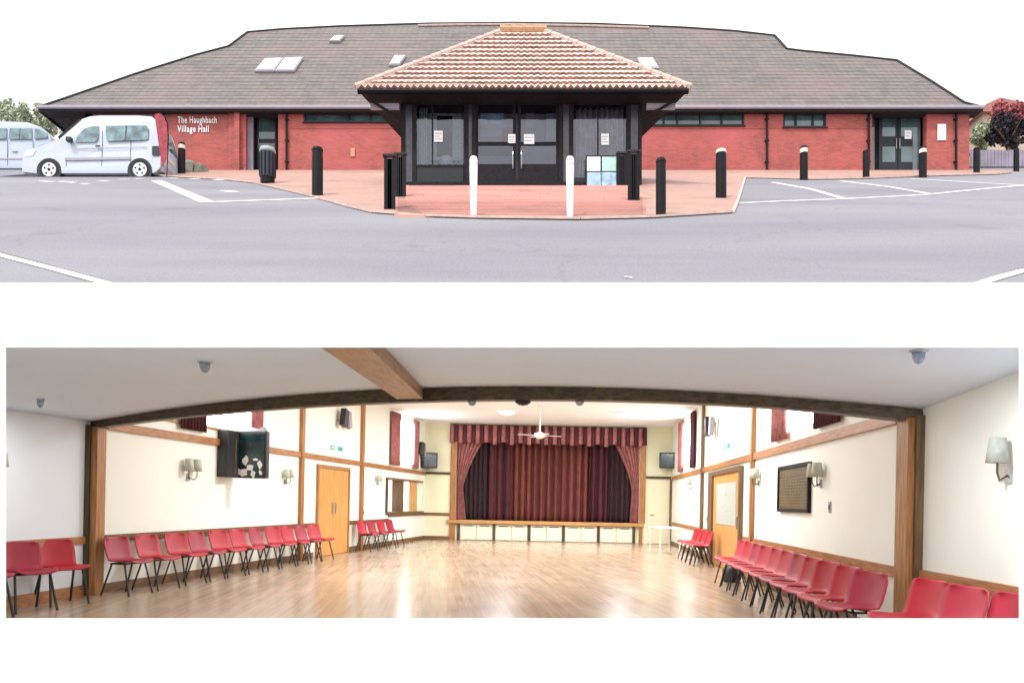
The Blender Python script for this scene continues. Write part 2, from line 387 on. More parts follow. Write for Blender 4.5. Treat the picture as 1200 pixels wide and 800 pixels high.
# salmon block paving round the porch and along the walls
pav = [(175, 200.1), (182, 206), (215, 208.5), (262, 211), (300, 215), (330, 222), (372, 232), (410, 243), (440, 250), (500, 254.5), (560, 256.5),
       (680, 258), (760, 256), (857, 250), (863, 236), (872, 209), (900, 209.5), (950, 211), (1010, 210), (1060, 208), (1100, 206.5), (1165, 205), (1185, 203), (1185, 200.1)]
pts = [G(u, v) for u, v in pav]
sheet('pavement', [(p.x, p.y) for p in pts], [porch_hole], 'paver', .03)
kb = MB()      # kerb edge of the paving, a real small step
edge = [G(u, v) for u, v in pav[1:-1]]
for a, c in zip(edge, edge[1:]):
    d = (c-a); n = Vector((d.y, -d.x, 0)).normalized()*.07
    kb.hexa([a, c, c+n, a+n], [a+Vector((0,0,.045)), c+Vector((0,0,.045)), c+n+Vector((0,0,.045)), a+n+Vector((0,0,.045))])
struct(kb.build('kerb', 'ridge_tile'))
# grass verge at the far right edge
g = [G(u, v) for u, v in ((1120, 200), (1135, 197), (1400, 197), (1400, 190), (1130, 189))]
sheet('verge', [(p.x, p.y) for p in g], [], 'grass', .06)

def stripe(pts, w, name='road_marking'):
    b = MB(); P = [G(u, v, .012) for u, v in pts]
    for a, c in zip(P, P[1:]):
        d = (c-a).normalized(); n = d.cross(Vector((0, -SL, 1)).normalized()).normalized()*w/2
        b.add([a-n, c-n, c+n, a+n], [(0, 1, 2, 3)])
    return struct(b.build(name, 'line'))
stripe([(183, 212), (243, 237.5)], .34)
stripe([(241, 237.5), (378, 232.5)], .22)
for a in ((48, 212.5, 62, 213.5), (70, 213, 88, 214.5), (95, 216, 104, 216.5), (115, 212.5, 128, 213), (140, 210.5, 152, 210.3), (158, 210, 168, 209.5), (198, 209.3, 208, 209.5), (222, 209.8, 234, 210.3), (250, 211, 262, 211.6)):
    stripe([(a[0], a[1]), (a[2], a[3])], .22)
stripe([(-60, 282), (6, 301), (60, 315), (140, 337)], .13)
stripe([(1135, 337), (1170, 326), (1200, 317.5), (1290, 297)], .13)
stripe([(866, 238.5), (920, 236), (990, 233.5), (1080, 229), (1150, 222), (1260, 212)], .17)
stripe([(905, 214), (950, 222), (988, 233)], .2)
stripe([(985, 212.5), (1040, 219), (1092, 228)], .2)
stripe([(1068, 210), (1120, 213), (1200, 217.5)], .2)
stripe([(262, 224), (276, 225.5)], .3)
stripe([(732, 325), (741, 326.5)], .05)
# thin dark sealed joints beside the two front lines
b = MB()
for P2 in ([(-60, 279), (6, 298), (60, 312), (150, 337)], [(1125, 337), (1165, 325), (1200, 314.5), (1290, 294)]):
    P = [G(u, v, .008) for u, v in P2]
    for a, c in zip(P, P[1:]):
        n = Vector((0, .02, .02*SL)); b.add([a-n, c-n, c+n, a+n], [(0, 1, 2, 3)])
struct(b.build('road_joint', 'dark_timber'))

# ================================================================== WHITE FRONT WALL between the two levels
DFW = 5.0
sx0, sx1 = (7-600)/F*DFW, (1194-600)/F*DFW
zs, zl, zt = EYE+(VH-724)/F*DFW, EYE+(VH-407)/F*DFW, EYE+(VH-331)/F*DFW
fw = MB(); y0_, y1_ = DFW, DFW+.12
fr0 = [(sx0, zs), (sx1, zs), (sx1, zl), (sx0, zl)]; k_ = 1.05
fr1 = [(x*k_, EYE+(z-EYE)*k_) for x, z in fr0]       # reveals splay open towards the hall
o0 = [(-75, -.4), (75, -.4), (75, zt), (-75, zt)]
for a in range(4):
    c = (a+1) % 4
    fw.hexa([(o0[a][0], y0_, o0[a][1]), (o0[c][0], y0_, o0[c][1]), (fr0[c][0], y0_, fr0[c][1]), (fr0[a][0], y0_, fr0[a][1])],
            [(o0[a][0], y1_, o0[a][1]), (o0[c][0], y1_, o0[c][1]), (fr1[c][0], y1_, fr1[c][1]), (fr1[a][0], y1_, fr1[a][1])])
tag(fw.build('front_wall', 'white_render'), 'long smooth white rendered wall with a wide opening into the red chair hall', 'wall')
struct(MB().box(-200, 200, -200, DFW, -.6, -.4).build('lower_ground', 'asphalt'))

# ================================================================== VILLAGE HALL
hall = thing('village_hall', 'long red brick village hall under a wide grey tiled hipped roof', 'village hall', (0, DW, plane_z(DW)), world=True)
sW = F/DW
def ex(u, D=DW): return (u-600)/F*D
def ez(v, D=DW): return EYE+(VH-v)/F*D
zb, zeave = plane_z(DW)-.3, ez(127.5)
w = MB()
def wallpiece(u0, u1, v0=127, D=DW, t=.3): w.box(ex(u0, D), ex(u1, D), D, D+t, zb, ez(v0, D))
wallpiece(100, 288)
w.box(ex(268), ex(275), DW-.06, DW, zb, ez(127))
wallpiece(326, 356); w.box(ex(356), ex(472), DW, DW+.3, zb, ez(144)); w.box(ex(472), ex(756), DW, DW+.3, zb, ez(127))
w.box(ex(756), ex(872), DW, DW+.3, zb, ez(148)); w.box(ex(872), ex(918), DW, DW+.3, zb, ez(127))
w.box(ex(918), ex(968), DW, DW+.3, zb, ez(150)); w.box(ex(968), ex(1022), DW, DW+.3, zb, ez(127))
w.box(ex(1086), ex(1136), DW, DW+.3, zb, ez(127))
w.box(ex(100), ex(100)+.3, DW, DW+12, zb, ez(127)); w.box(ex(1136)-.3, ex(1136), DW+.3, DW+12, zb, ez(127))
w.build('wall', 'brick', hall)
# recessed entrances
for u0, u1, dd in ((288, 326, .7), (1022, 1086, .5)):
    r = MB(); x0_, x1_, yf, yb2 = ex(u0), ex(u1), DW+.3, DW+dd
    r.prism([(x0_-.02, yf), (x0_+.1, yf), (x0_+.1, yb2), (x1_, yb2), (x1_, yf), (x1_+.1, yf), (x1_+.1, yb2+.2), (x0_-.02, yb2+.2)], zb, ez(127), 'z')
    r.build('entrance_recess', 'dark_timber', hall)
MB().box(ex(276), ex(282), DW-.18, DW-.05, zb, ez(127)).build('pier', 'brick', hall)
# pale panels and door leaves in the left entrance
MB().box(ex(283), ex(294), DW+.24, DW+.4, zb, ez(131)).build('pale_panel', 'porch_wall', hall)
def door(u0, u1, D, vtop, m_glass, glass_rects, parent=hall, frame='frame_grey', vbase=None, handle=None, name='door'):
    vb = vbase if vbase else VH-(plane_z(D)-EYE)*F/D
    d = MB().box(ex(u0, D), ex(u1, D), D, D+.06, ez(vb, D), ez(vtop, D)).build(name, frame, parent, bevel=.01)
    for a, b_, c, e in glass_rects: MB().box(ex(a, D), ex(b_, D), D-.008, D, ez(c, D), ez(e, D)).build('pane', m_glass, d, off=-root_loc(d))
    if handle:
        MB().tube([(ex(handle, D), D-.04, ez(vb-24, D)), (ex(handle, D), D-.04, ez(vb-36, D))], .018, 6).build('handle', 'metal', d, off=-root_loc(d))
    return d
door(301, 324, DW+.6, 131, 'glass_dark', [(303.5, 322, 163, 135), (303.5, 322, 196, 168)], vbase=199, handle=303)
door(1030, 1052, DW+.4, 134, 'glass_dark', [(1034, 1049, 160, 139), (1034, 1049, 190, 172)], vbase=199, handle=1050)
door(1052.6, 1074, DW+.4, 134, 'glass_dark', [(1056, 1071, 160, 139), (1056, 1071, 190, 172)], vbase=199, handle=1054)
for a, c in ((1023, 1029.6), (1075, 1084)): MB().box(ex(a), ex(c), DW+.38, DW+.46, zb, ez(134)).build('side_light', 'glass_dark', hall)
# strip windows
def strip(u0, u1, v0, v1, cuts):
    fr = MB(); D = DW+.08; th = 1.6
    fr.box(ex(u0), ex(u1), DW-.02, DW+.12, ez(v1), ez(v1-th)); fr.box(ex(u0), ex(u1), DW-.02, DW+.12, ez(v0+th), ez(v0))
    for c in [u0+.8]+cuts+[u1-.8]: fr.box(ex(c-.9), ex(c+.9), DW-.015, DW+.115, ez(v1-th), ez(v0+th))
    f = fr.build('window', 'frame_grey', hall)
    us = [u0]+cuts+[u1]
    for i, (a, c) in enumerate(zip(us, us[1:])):
        MB().box(ex(a+.9), ex(c-.9), D, D+.02, ez(v1-th), ez(v0+th)).build('pane', 'glass_dark', f, off=-root_loc(f))
    MB().box(ex(u0)-.05, ex(u1)+.05, DW-.08, DW-.02, ez(v1+1.2), ez(v1)).build('sill', 'fascia', f, off=-root_loc(f))
    MB().box(ex(u0)-.02, ex(u1)+.02, DW+.3, DW+.4, ez(v1), ez(v0-3)).build('backing', 'dark_timber', hall)
strip(356, 472, 127, 143.5, [408, 434, 456])
strip(756, 872, 128, 147.5, [778, 794, 821, 846])
strip(918, 968, 129, 149.5, [933, 953])
MB().box(ex(326), ex(356), DW-.01, DW, ez(131), ez(127)).build('lintel', 'fascia', hall)
# brick plinth and soldier course lines (projecting bands)
for a, c in ((340, 472), (756, 1020)): MB().box(ex(a), ex(c), DW-.018, DW, ez(151), ez(149.8)).build('string_course', 'brick', hall)
# rainwater pipes
for u in (192.5, 336.5, 898, 1017, 1119):
    p = MB().tube([(ex(u), DW-.09, zb+.2), (ex(u), DW-.09, ez(129))], .05, 8)
    for vv in (140, 165, 190): p.box(ex(u)-.08, ex(u)+.08, DW-.1, DW, ez(vv), ez(vv)-.05)
    p.build('downpipe', 'dark_timber', hall, smooth=False)
MB().box(ex(411), ex(416), DW-.05, DW, ez(184), ez(174)).build('vent', 'terracotta', hall)

# main roof
DE = 32.7
def roof_pt(u, v):
    """point of the front roof slope seen at (u, v)"""
    m_ = (VH-v)/F; D = (1.11*DE-(zE-EYE))/(1.11-m_); return Vector(((u-600)/F*D, D, zE+1.11*(D-DE)))
zE = ez(126.5, DE)
eave_y = DE
ridge_l = [(290, 38.5), (330, 35), (400, 31.5), (500, 28.5), (600, 27.5), (700, 28.8), (800, 33), (860, 37), (908, 42.5), (922, 58), (937, 60), (1000, 66), (1051, 71.5)]
R = [roof_pt(u, v) for u, v in ridge_l]
hipL = [roof_pt(u, v) for u, v in ((75, 116.5), (160, 87), (230, 65), (268, 55))]
hipR = [roof_pt(u, v) for u, v in ((1090, 95), (1130, 121))]
top = [Vector((ex(45, DE), DE, zE))]+hipL+R+hipR+[Vector((ex(1152, DE), DE, zE))]
rb = MB(); T = .1
n = len(top)
vs = []
for p in top:
    vs += [p, Vector((p.x, DE, zE))]
# front slope as strips between the skyline and the eaves, cut at fixed depths so it stays planar
bm = bmesh.new()
fl = [bm.verts.new(p) for p in top]
face = bm.faces.new(fl)
ext = bmesh.ops.extrude_face_region(bm, geom=[face])
for e in ext['geom']:
    if isinstance(e, bmesh.types.BMVert): e.co += Vector((0, .09, -.08))
bmesh.ops.recalc_face_normals(bm, faces=bm.faces)
for v in bm.verts: v.co -= hall.location
me = bpy.data.meshes.new('roof'); bm.to_mesh(me); bm.free(); me.materials.append(M['slate'])
roof = bpy.data.objects.new('roof', me); COL.objects.link(roof); roof.parent = hall
# rear slope and end slopes
rr = MB()
back_y = 47.0
for a, c in zip(R, R[1:]):
    rr.add([a, c, Vector((c.x, back_y, zE)), Vector((a.x, back_y, zE))], [(0, 1, 2, 3)])
L0 = [top[0]]+hipL+[R[0]]
for a, c in zip(L0, L0[1:]): rr.add([a, c, Vector((min(c.x, R[0].x), back_y, zE)), Vector((a.x, back_y, zE))], [(0, 1, 2, 3)])
R0 = [R[-1]]+hipR+[top[-1]]
for a, c in zip(R0, R0[1:]): rr.add([a, c, Vector((c.x, back_y, zE)), Vector((a.x, back_y, zE))], [(0, 1, 2, 3)])
rr.build('rear_roof', 'slate', hall)
# ridge and hip cappings
cp = MB()
for a, c in zip(top, top[1:]): cp.tube([a+Vector((0, .02, .02)), c+Vector((0, .02, .02))], .075, 6)
cp.build('ridge_capping', 'fascia', roof, off=-root_loc(roof))
cp = MB(); cp.tube([roof_pt(u, v)+Vector((0, -.05, .03)) for u, v in ((490, 31.5), (540, 30.6), (600, 30.2), (690, 31.8), (760, 34))], .06, 6)
cp.build('ridge_flashing', 'ridge_tile', roof, off=-root_loc(roof))
# course lines: thin tile noses along the slope
cs = MB()
for v in range(40, 124, 4):
    xs = []
    for a, c in zip(top, top[1:]):
        va, vc = [VH-(p.z-EYE)/p.y*F for p in (a, c)]
        if (va-v)*(vc-v) <= 0 and va != vc:
            t = (v-va)/(vc-va); ua, uc = [600+p.x/p.y*F for p in (a, c)]; xs.append(ua+(uc-ua)*t)
    if len(xs) >= 2:
        a, c = roof_pt(min(xs)+3, v), roof_pt(max(xs)-3, v); nn = Vector((0, -.74, .67))*.012
        cs.hexa([a, c, c+Vector((0, .03, .0333)), a+Vector((0, .03, .0333))], [a+nn, c+nn, c+nn*.2+Vector((0, .03, .0333)), a+nn*.2+Vector((0, .03, .0333))])
cs.build('tile_noses', 'slate', roof, off=-root_loc(roof))
# gutter, fascia, soffit
x0, x1 = ex(45, DE), ex(1152, DE)
gt = MB()
prof = [(DE-.14, zE-.03), (DE-.14, zE+.05), (DE-.02, zE+.05), (DE-.02, zE-.06), (DE-.1, zE-.08)]
gt.prism(prof, x0, x1, 'x'); gt.build('gutter', 'gutter', hall)
MB().box(x0, x1, DE-.02, DE+.02, zE-.16, zE-.061).build('fascia_board', 'fascia', hall)
MB().box(x0, x1, DE+.02, DW+.35, zE-.12, zE-.08).build('soffit', 'fascia', hall)
MB().box(x0, x0+.05, DE+.02, DE+9, zE-.16, zE-.02).build('verge_board', 'fascia', hall)
# skylights
def skylight(c4, label):
    P = [roof_pt(u, v) for u, v in c4]; nn = Vector((0, -.743, .669))
    s = thing('roof_window', label, 'skylight', P[0], world=True, group='roof windows on the grey hall roof')
    c = sum(P, Vector())/4
    fr = MB(); fr.hexa([p+nn*.02 for p in P], [p+nn*.12 for p in P]); fr.build('frame', 'gutter', s)
    Q = [c+(p-c)*.84 for p in P]; g_ = MB(); g_.hexa([q+nn*.13 for q in Q], [q+nn*.15 for q in Q]); g_.build('pane', 'white_gloss', s)
    return s
skylight([(299, 86), (322, 86), (333, 71), (311, 71.5)], 'left one of the paired white roof windows on the grey tiled roof')
skylight([(323, 86), (345, 86), (356, 70), (334, 71)], 'right one of the paired white roof windows on the grey tiled roof')
skylight([(456, 79), (468, 79), (476, 68), (463, 68)], 'small white roof window beside the left hip of the pink tiled porch')
skylight([(752, 83), (772, 83), (765, 71), (746, 71)], 'small white roof window beside the right hip of the pink tiled porch')
skylight([(386, 51), (398, 51), (404, 45), (393, 45)], 'tiny pale roof window high on the left of the grey roof')

# lettering on the brick wall
def text(s, name, m, loc, size, rot=(math.radians(90), 0, 0), parent=None, ext=.01, align='LEFT', sx=1):
    c = bpy.data.curves.new(name, 'FONT'); c.body = s; c.size = size; c.extrude = ext; c.align_x = align; c.resolution_u = 2; c.offset = size*.012; c.space_character = 1.12
    tmp = bpy.data.objects.new('tmp', c); me = bpy.data.meshes.new_from_object(tmp); bpy.data.objects.remove(tmp)
    me.materials.clear(); me.materials.append(M[m]); o = bpy.data.objects.new(name, me); COL.objects.link(o); o.rotation_euler = rot
    o.location = loc if parent is None else Vector(loc)-root_loc(parent); o.scale = (sx, 1, 1)
    if parent is not None: o.parent = parent
    return o
sg = thing('wall_lettering', 'white raised name lettering on the red brick wall right of the van', 'sign', (ex(209), DW-.02, ez(155)), world=True)
text('The Haughbach', 'lettering', 'white_gloss', (ex(208.5), DW-.03, ez(144.8)), .4, parent=sg, sx=.6)
text('Village Hall', 'lettering', 'white_gloss', (ex(208.5), DW-.03, ez(155.2)), .4, parent=sg, sx=.66)

# ================================================================== PORCH
por = thing('entrance_porch', 'dark glazed entrance porch under a pale pink clay tiled pyramid roof', 'porch', (0, DP, plane_z(DP)), world=True)
zp = plane_z(DP)+.02
def px_(u, D=DP): return (u-600)/F*D
def pz(v, D=DP): return EYE+(VH-v)/F*D
ztop = pz(109)
MB().box(PX0, PX1, DP, PB, zp-.3, zp).build('porch_floor', 'pale_floor', por)
b = MB(); b.box(PX0+.02, PX1-.02, PB-.1, PB, zp-.3, ztop); b.box(PX0, PX0+.12, DP+.1, PB, zp, ztop); b.box(PX1-.12, PX1, DP+.1, PB, zp, ztop); b.build('inner_wall', 'porch_wall', por)
# inner doorway and counter seen through the glass
DI = DP+.62
def inner(name, u0, u1, v0, v1, m, d=0):
    D = DI-d; return MB().box(ex(u0, D), ex(u1, D), D, D+.03, ez(v1, D), ez(v0, D)).build(name, m, por)
MB().box(PX0+.13, PX1-.13, DI, DI+.08, zp, ztop-.06).build('lobby_screen', 'porch_wall', por)
for q in ((496, 541, 126, 200, 'sconce_grey'), (512, 530, 136, 205, 'dark_timber'), (563, 590, 129, 146, 'paper_blue'), (563, 600, 146, 160, 'gutter'), (616, 626, 122, 150, 'gutter'), (640, 651, 130, 166, 'gutter'), (560, 600, 172, 182, 'frame_grey')):
    inner('lobby_panel', *q, d=.04 if q[0] != 512 else .08)
inner('hanging_coat', 589, 600, 150, 172, 'flag', .12); inner('hanging_coat', 600, 604, 152, 168, 'curtain_dark', .12)
inner('lobby_shelf', 505, 540, 184, 188, 'gutter', .15)
MB().lathe([(.1, 0), (.22, .1), (.25, .3), (.12, .42)], (px_(523, DP+.35), DP+.35, pz(193)), 14).build('bowl', 'gutter', por, smooth=True)
MB().box(PX0+.2, PX1-.2, DP+.12, PB-.1, ztop-.05, ztop).build('porch_ceiling', 'porch_wall', por)
fr = MB()
for a, c in ((470, 475), (483, 488), (544, 549), (553, 558), (655, 660), (667, 672), (734, 739), (748, 752)): fr.box(px_(a), px_(c), DP-.03, DP+.12, zp, ztop)
fr.box(px_(470), px_(752), DP-.05, DP+.1, pz(118), ztop); fr.box(px_(470), px_(752), DP-.04, DP+.1, zp, zp+.1)
fr.build('frame', 'dark_timber', por, bevel=.01)
for a, c in ((475, 483), (549, 553), (660, 667), (739, 748)): MB().box(px_(a), px_(c), DP+.02, DP+.05, zp, pz(118)).build('side_infill', 'infill_grey', por)
MB().box(px_(488), px_(543), DP+.01, DP+.05, zp+.1, pz(196)).build('kick_panel', 'frame_grey', por); MB().box(px_(671), px_(734), DP+.01, DP+.05, zp+.1, zp+.25).build('kick_panel', 'frame_grey', por)
for a, c, v1 in ((488, 543, 196), (671, 734, 214)):
    MB().box(px_(a), px_(c), DP+.03, DP+.045, pz(v1), pz(118)).build('pane', 'glass_porch', por)
for q in ((488, 543, 196, 193), (506, 507.5, 193, 118), (700, 701.5, 214, 118)): MB().box(px_(q[0]), px_(q[1]), DP, DP+.07, pz(q[2]), pz(q[3])).build('glazing_bar', 'dark_timber', por)
# double doors
for a, c, h in ((557, 604.5, 601), (607, 655, 611)):
    d = MB()
    d.box(px_(a), px_(a)+.09, DP+.02, DP+.07, zp+.1, pz(118)).box(px_(c)-.09, px_(c), DP+.02, DP+.07, zp+.1, pz(118))
    d.box(px_(a)+.09, px_(c)-.09, DP+.02, DP+.07, zp+.1, pz(192)).box(px_(a)+.09, px_(c)-.09, DP+.02, DP+.07, pz(122), pz(118)).box(px_(a)+.09, px_(c)-.09, DP+.02, DP+.07, pz(170), pz(166))
    do = d.build('door', 'dark_timber', por)
    for z0q, z1q in ((192, 170), (166, 122)): MB().box(px_(a)+.09, px_(c)-.09, DP+.04, DP+.05, pz(z0q), pz(z1q)).build('pane', 'glass_porch', do, off=-root_loc(do))
    MB().tube([(px_(h), DP-.03, pz(198)), (px_(h), DP-.06, pz(194)), (px_(h), DP-.06, pz(182)), (px_(h), DP-.03, pz(178))], .016, 6).build('handle', 'metal', do, off=-root_loc(do))
# grey vertical blind in the right hand bay
def wavy(x0, x1, y, z0, z1, waves, amp, taper=None, n=None):
    b = MB(); n = n or int(waves*8)
    def fn(s, t):
        x = x0+(x1-x0)*s; z = z0+(z1-z0)*t
        if taper: x = taper(s, t)
        return (x, y+amp*math.sin(2*math.pi*waves*s+.4*math.sin(7*s+t)), z)
    return b.grid(fn, n, 6)
wavy(px_(676), px_(733), DP+.3, pz(205), pz(121), 9, .06).build('blind', 'blind_brown', por, smooth=True, solid=.01)
wavy(px_(490), px_(500), DP+.3, pz(196), pz(119), 3, .05).build('blind', 'sconce_grey', por, smooth=True, solid=.01)

# porch roof with real tile courses
DR, zR = 25.75, pz(37.5, 25.75)
DEv, zEv = 23.55, pz(103.5, 23.55)
xl, xr = (417-600)/F*DEv, (809-600)/F*DEv
rl, rrr = (588-600)/F*DR, (637-600)/F*DR
proof = thing  # placeholder name kept local
nu, courses = 300, 13
def ptile(s, k, lip):
    """s across 0..1, k course position 0..courses"""
    t = k/courses
    xa, xb = xl+(rl-xl)*t, xr+(rrr-xr)*t
    # the hips sweep out a little at the eaves
    x = xa+(xb-xa)*s; y = DEv+(DR-DEv)*t; z = zEv+(zR-zEv)*t
    wv = (.05 if k < .5 else .013)*math.cos(2*math.pi*x/.2)
    nrm = Vector((0, -(zR-zEv), DR-DEv)).normalized()
    return Vector((x, y, z))+nrm*(wv+lip)
tb = MB()
for c in range(courses):
    b0 = len(tb.v)
    jitter = random.uniform(-.006, .006)
    rows = [(c-.06, -.04), (c-.06, .078+jitter), (c+.12, .072), (c+1, -.01)]
    for k, lip in rows:
        for i in range(nu+1): tb.v.append(tuple(ptile(i/nu, k, lip)))
    for r_ in range(3):
        for i in range(nu):
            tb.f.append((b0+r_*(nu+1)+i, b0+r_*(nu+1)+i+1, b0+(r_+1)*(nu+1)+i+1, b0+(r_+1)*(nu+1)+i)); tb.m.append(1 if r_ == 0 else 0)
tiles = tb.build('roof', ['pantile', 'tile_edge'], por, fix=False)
for p in tiles.data.polygons: p.use_smooth = False
# side and rear slopes
sd = MB()
yb = PB
for sgn, xe, xrd, xb_ in ((-1, xl, rl, -3.62), (1, xr, rrr, 4.25)):
    sd.add([(xe, DEv, zEv), (xb_, yb, zEv), (xrd, yb, zR), (xrd, DR, zR)], [(0, 1, 2, 3)])
sd.add([(-3.62, yb, zEv), (4.25, yb, zEv), (rrr, yb, zR), (rl, yb, zR)], [(0, 1, 2, 3)]); sd.add([(rl, DR, zR), (rrr, DR, zR), (rrr, yb, zR), (rl, yb, zR)], [(0, 1, 2, 3)])
sd.build('side_roof', 'pantile', por)
def hip(a, c, name='hip_tile', m='ridge_tile', r=.11, n=16):
    h = MB(); a, c = Vector(a), Vector(c)
    for i in range(n):
        p, q = a.lerp(c, i/n), a.lerp(c, (i+1.12)/n); h.tube([p, q], [r*1.08, r*.9], 8)
    return h.build(name, m, tiles, off=-root_loc(tiles))
hip((xl-.02, DEv-.02, zEv+.02), (rl, DR, zR+.02)); hip((xr+.02, DEv-.02, zEv+.02), (rrr, DR, zR+.02))
hip((rl-.05, DR, zR+.06), (rrr+.05, DR, zR+.06), 'ridge_tile', 'terracotta', .15, 4)
sf = MB()
sf.add([(xl+.1, DEv+.06, zEv-.1), (xr-.1, DEv+.06, zEv-.1), (4.2, yb, zEv-.1), (-3.58, yb, zEv-.1)], [(0, 1, 2, 3)])
sf.build('soffit', 'dark_timber', por)
fb = MB(); fb.box(xl+.05, xr-.05, DEv+.02, DEv+.06, zEv-.16, zEv-.02); fb.build('fascia_board', 'dark_paint', por)
gb = MB(); gb.tube([(xl+.06, DEv-.03, zEv-.1), (xr-.06, DEv-.03, zEv-.1)], .06, 8); gb.build('gutter', 'dark_paint', por)
for sgn, xa, xe in ((-1, px_(472), xl+.35), (1, px_(750), xr-.35)):   # timber brackets under the overhang
    br = MB(); br.tube([(xa, DP+.02, zEv-.62), (xe, DEv+.25, zEv-.2)], .045, 6); br.build('bracket', 'dark_timber', por)
    MB().box(min(xe, xe-sgn*.9), max(xe, xe-sgn*.9), DEv+.5, DEv+.62, zEv-.36, zEv-.2).build('lamp_box', 'gutter', por)

# steps in front of the porch
stp = MB(); ns = 24
D0s = 15.75; z0s = plane_z(D0s)
for i in range(ns):
    t0, t1 = i/ns, (i+1)/ns
    ya, yb_ = D0s+(DP-.06-D0s)*t0, D0s+(DP-.06-D0s)*t1
    z1_ = plane_z(ya)+.05
    k = 0 if t0 < .55 else 1
    ua, ub = (462, 757) if t0 < .5 else (475, 750)
    stp.box((ua-600)/F*ya, (ub-600)/F*ya, ya, yb_+(.25 if i < ns-1 else 0), plane_z(ya)-.4, z1_)
tag(stp.build('entrance_steps', 'riser'), 'wide flight of salmon brick steps rising to the glazed porch doors', 'steps')

# posters and notices on the porch glass
def poster(u0, u1, v0, v1, D, label, m='paper', marks=0, group=None, name='notice'):
    t = thing(name, label, 'notice', (ex((u0+u1)/2, D), D, ez(v1, D)), world=True, group=group)
    MB().box(ex(u0, D), ex(u1, D), D-.012, D-.002, ez(v1, D), ez(v0, D)).build('sheet', m, t)
    mk = MB()
    for i in range(marks):
        vv = v0+(v1-v0)*(i+1)/(marks+1); mk.box(ex(u0+1, D), ex(u1-1-(i % 2)*1.5, D), D-.015, D-.0125, ez(vv+.5, D), ez(vv-.4, D))
    if marks: mk.build('print', 'gutter', t)
    return t
gg = 'white notices on the porch glazing'
poster(508.8, 518.8, 153.5, 166.5, DP+.01, 'white notice on the left glazed bay of the porch', marks=3, group=gg)
poster(595.5, 604, 157.5, 168, DP+.0, 'white notice on the left leaf of the porch doors', marks=2, group=gg)
poster(614, 626, 157.5, 169, DP+.0, 'white notice on the right leaf of the porch doors', marks=2, group=gg)
poster(704.5, 713.5, 157, 170, DP+.01, 'white notice on the porch glass above the poster stand', marks=3, group=gg)
poster(1060, 1068, 153, 163, DW+.38, 'small white notice on the glass door at the right end of the hall', marks=2)
poster(1098.5, 1108.5, 145.5, 164.5, DW-.03, 'tall blank white notice on the brick by the right end doors', 'white_gloss')
ps = thing('poster_stand', 'poster stand of white, green and blue sheets outside the right porch window', 'poster stand', (px_(705), DP-.25, zp-.2), world=True)
Dn = DP-.15
MB().box(px_(686.5, Dn), px_(723.5, Dn), Dn, Dn+.04, pz(219, Dn), pz(182, Dn)).build('board', 'frame_grey', ps)
for a, c, v0, v1, m_ in ((688, 703.5, 184, 200.5, 'paper'), (705.5, 722, 184, 200.5, 'paper_green'), (688, 704, 202, 218, 'paper_blue'), (705, 722, 202, 218, 'paper_blue')):
    MB().box(px_(a, Dn), px_(c, Dn), Dn-.012, Dn, pz(v1, Dn), pz(v0, Dn)).build('poster', m_, ps)
MB().box(px_(690, Dn), px_(692, Dn), Dn+.041, Dn+.09, zp-.8, pz(186, Dn)).box(px_(718, Dn), px_(720, Dn), Dn+.041, Dn+.09, zp-.8, pz(186, Dn)).build('leg', 'frame_grey', ps)
fp = thing('flower_tub', 'small tub with dark foliage inside the left porch bay', 'planter', (px_(536), DP+.33, zp), world=False)
MB().lathe([(.18, 0), (.24, .3), (.26, .34), (.2, .34)], n=16).build('tub', 'gutter', fp, smooth=True)
def leaves(b, c, r, n, size, flat=.6):
    for _ in range(n):
        while True:
            p = Vector([random.uniform(-1, 1) for _ in range(3)])
            if .15 < p.length < 1: break
        p = Vector((p.x*r[0], p.y*r[1], p.z*r[2]))+Vector(c)
        a = Vector([random.gauss(0, 1) for _ in range(3)]).normalized(); q = a.orthogonal().normalized(); s_ = size*random.uniform(.5, 1.3)
        w_ = a.cross(q)
        b.add([p-q*s_, p+w_*s_*flat, p+q*s_, p-w_*s_*flat], [(0, 1, 2, 3)])
    return b
leaves(MB(), (0, 0, .6), (.22, .2, .35), 240, .06).build('foliage', 'leaf', fp, fix=False)

# slatted black side gates beside the steps
def slat_gate(u0, u1, v0, v1, label):
    D = 1651.2/(v1-150); t = thing('slatted_screen', label, 'screen', (ex((u0+u1)/2, D), D, plane_z(D)), world=True, group='black slatted screens beside the porch steps')
    a, c, z0, z1 = ex(u0, D), ex(u1, D), plane_z(D)-.03, ez(v0, D)
    b = MB(); b.box(a, a+.06, D, D+.06, z0, z1).box(c-.06, c, D, D+.06, z0, z1); b.build('post', 'bollard', t)
    b = MB(); n_ = max(3, int((c-a)/.11))
    for i in range(n_):
        x = a+.06+(c-a-.12)*(i+.5)/n_; b.box(x-.04, x+.04, D+.02, D+.04, z0+.06, z1-.05)
    b.build('slat_panel', 'bollard', t)
    MB().box(a-.03, c+.03, D-.02, D+.1, z1, z1+.05).build('top_rail', 'frame_grey', t)
    if u0 < 600: return t
    return t
slat_gate(450, 463, 183, 247, 'black slatted screen at the left foot of the porch steps')
slat_gate(463, 475.5, 181, 232, 'shorter black slatted screen left of the porch, nearer its glazing')
slat_gate(736, 749.5, 178, 236, 'black slatted screen at the right edge of the porch steps')
slat_gate(723.5, 735, 180, 219, 'low dark slatted screen between poster stand and right corner of porch')

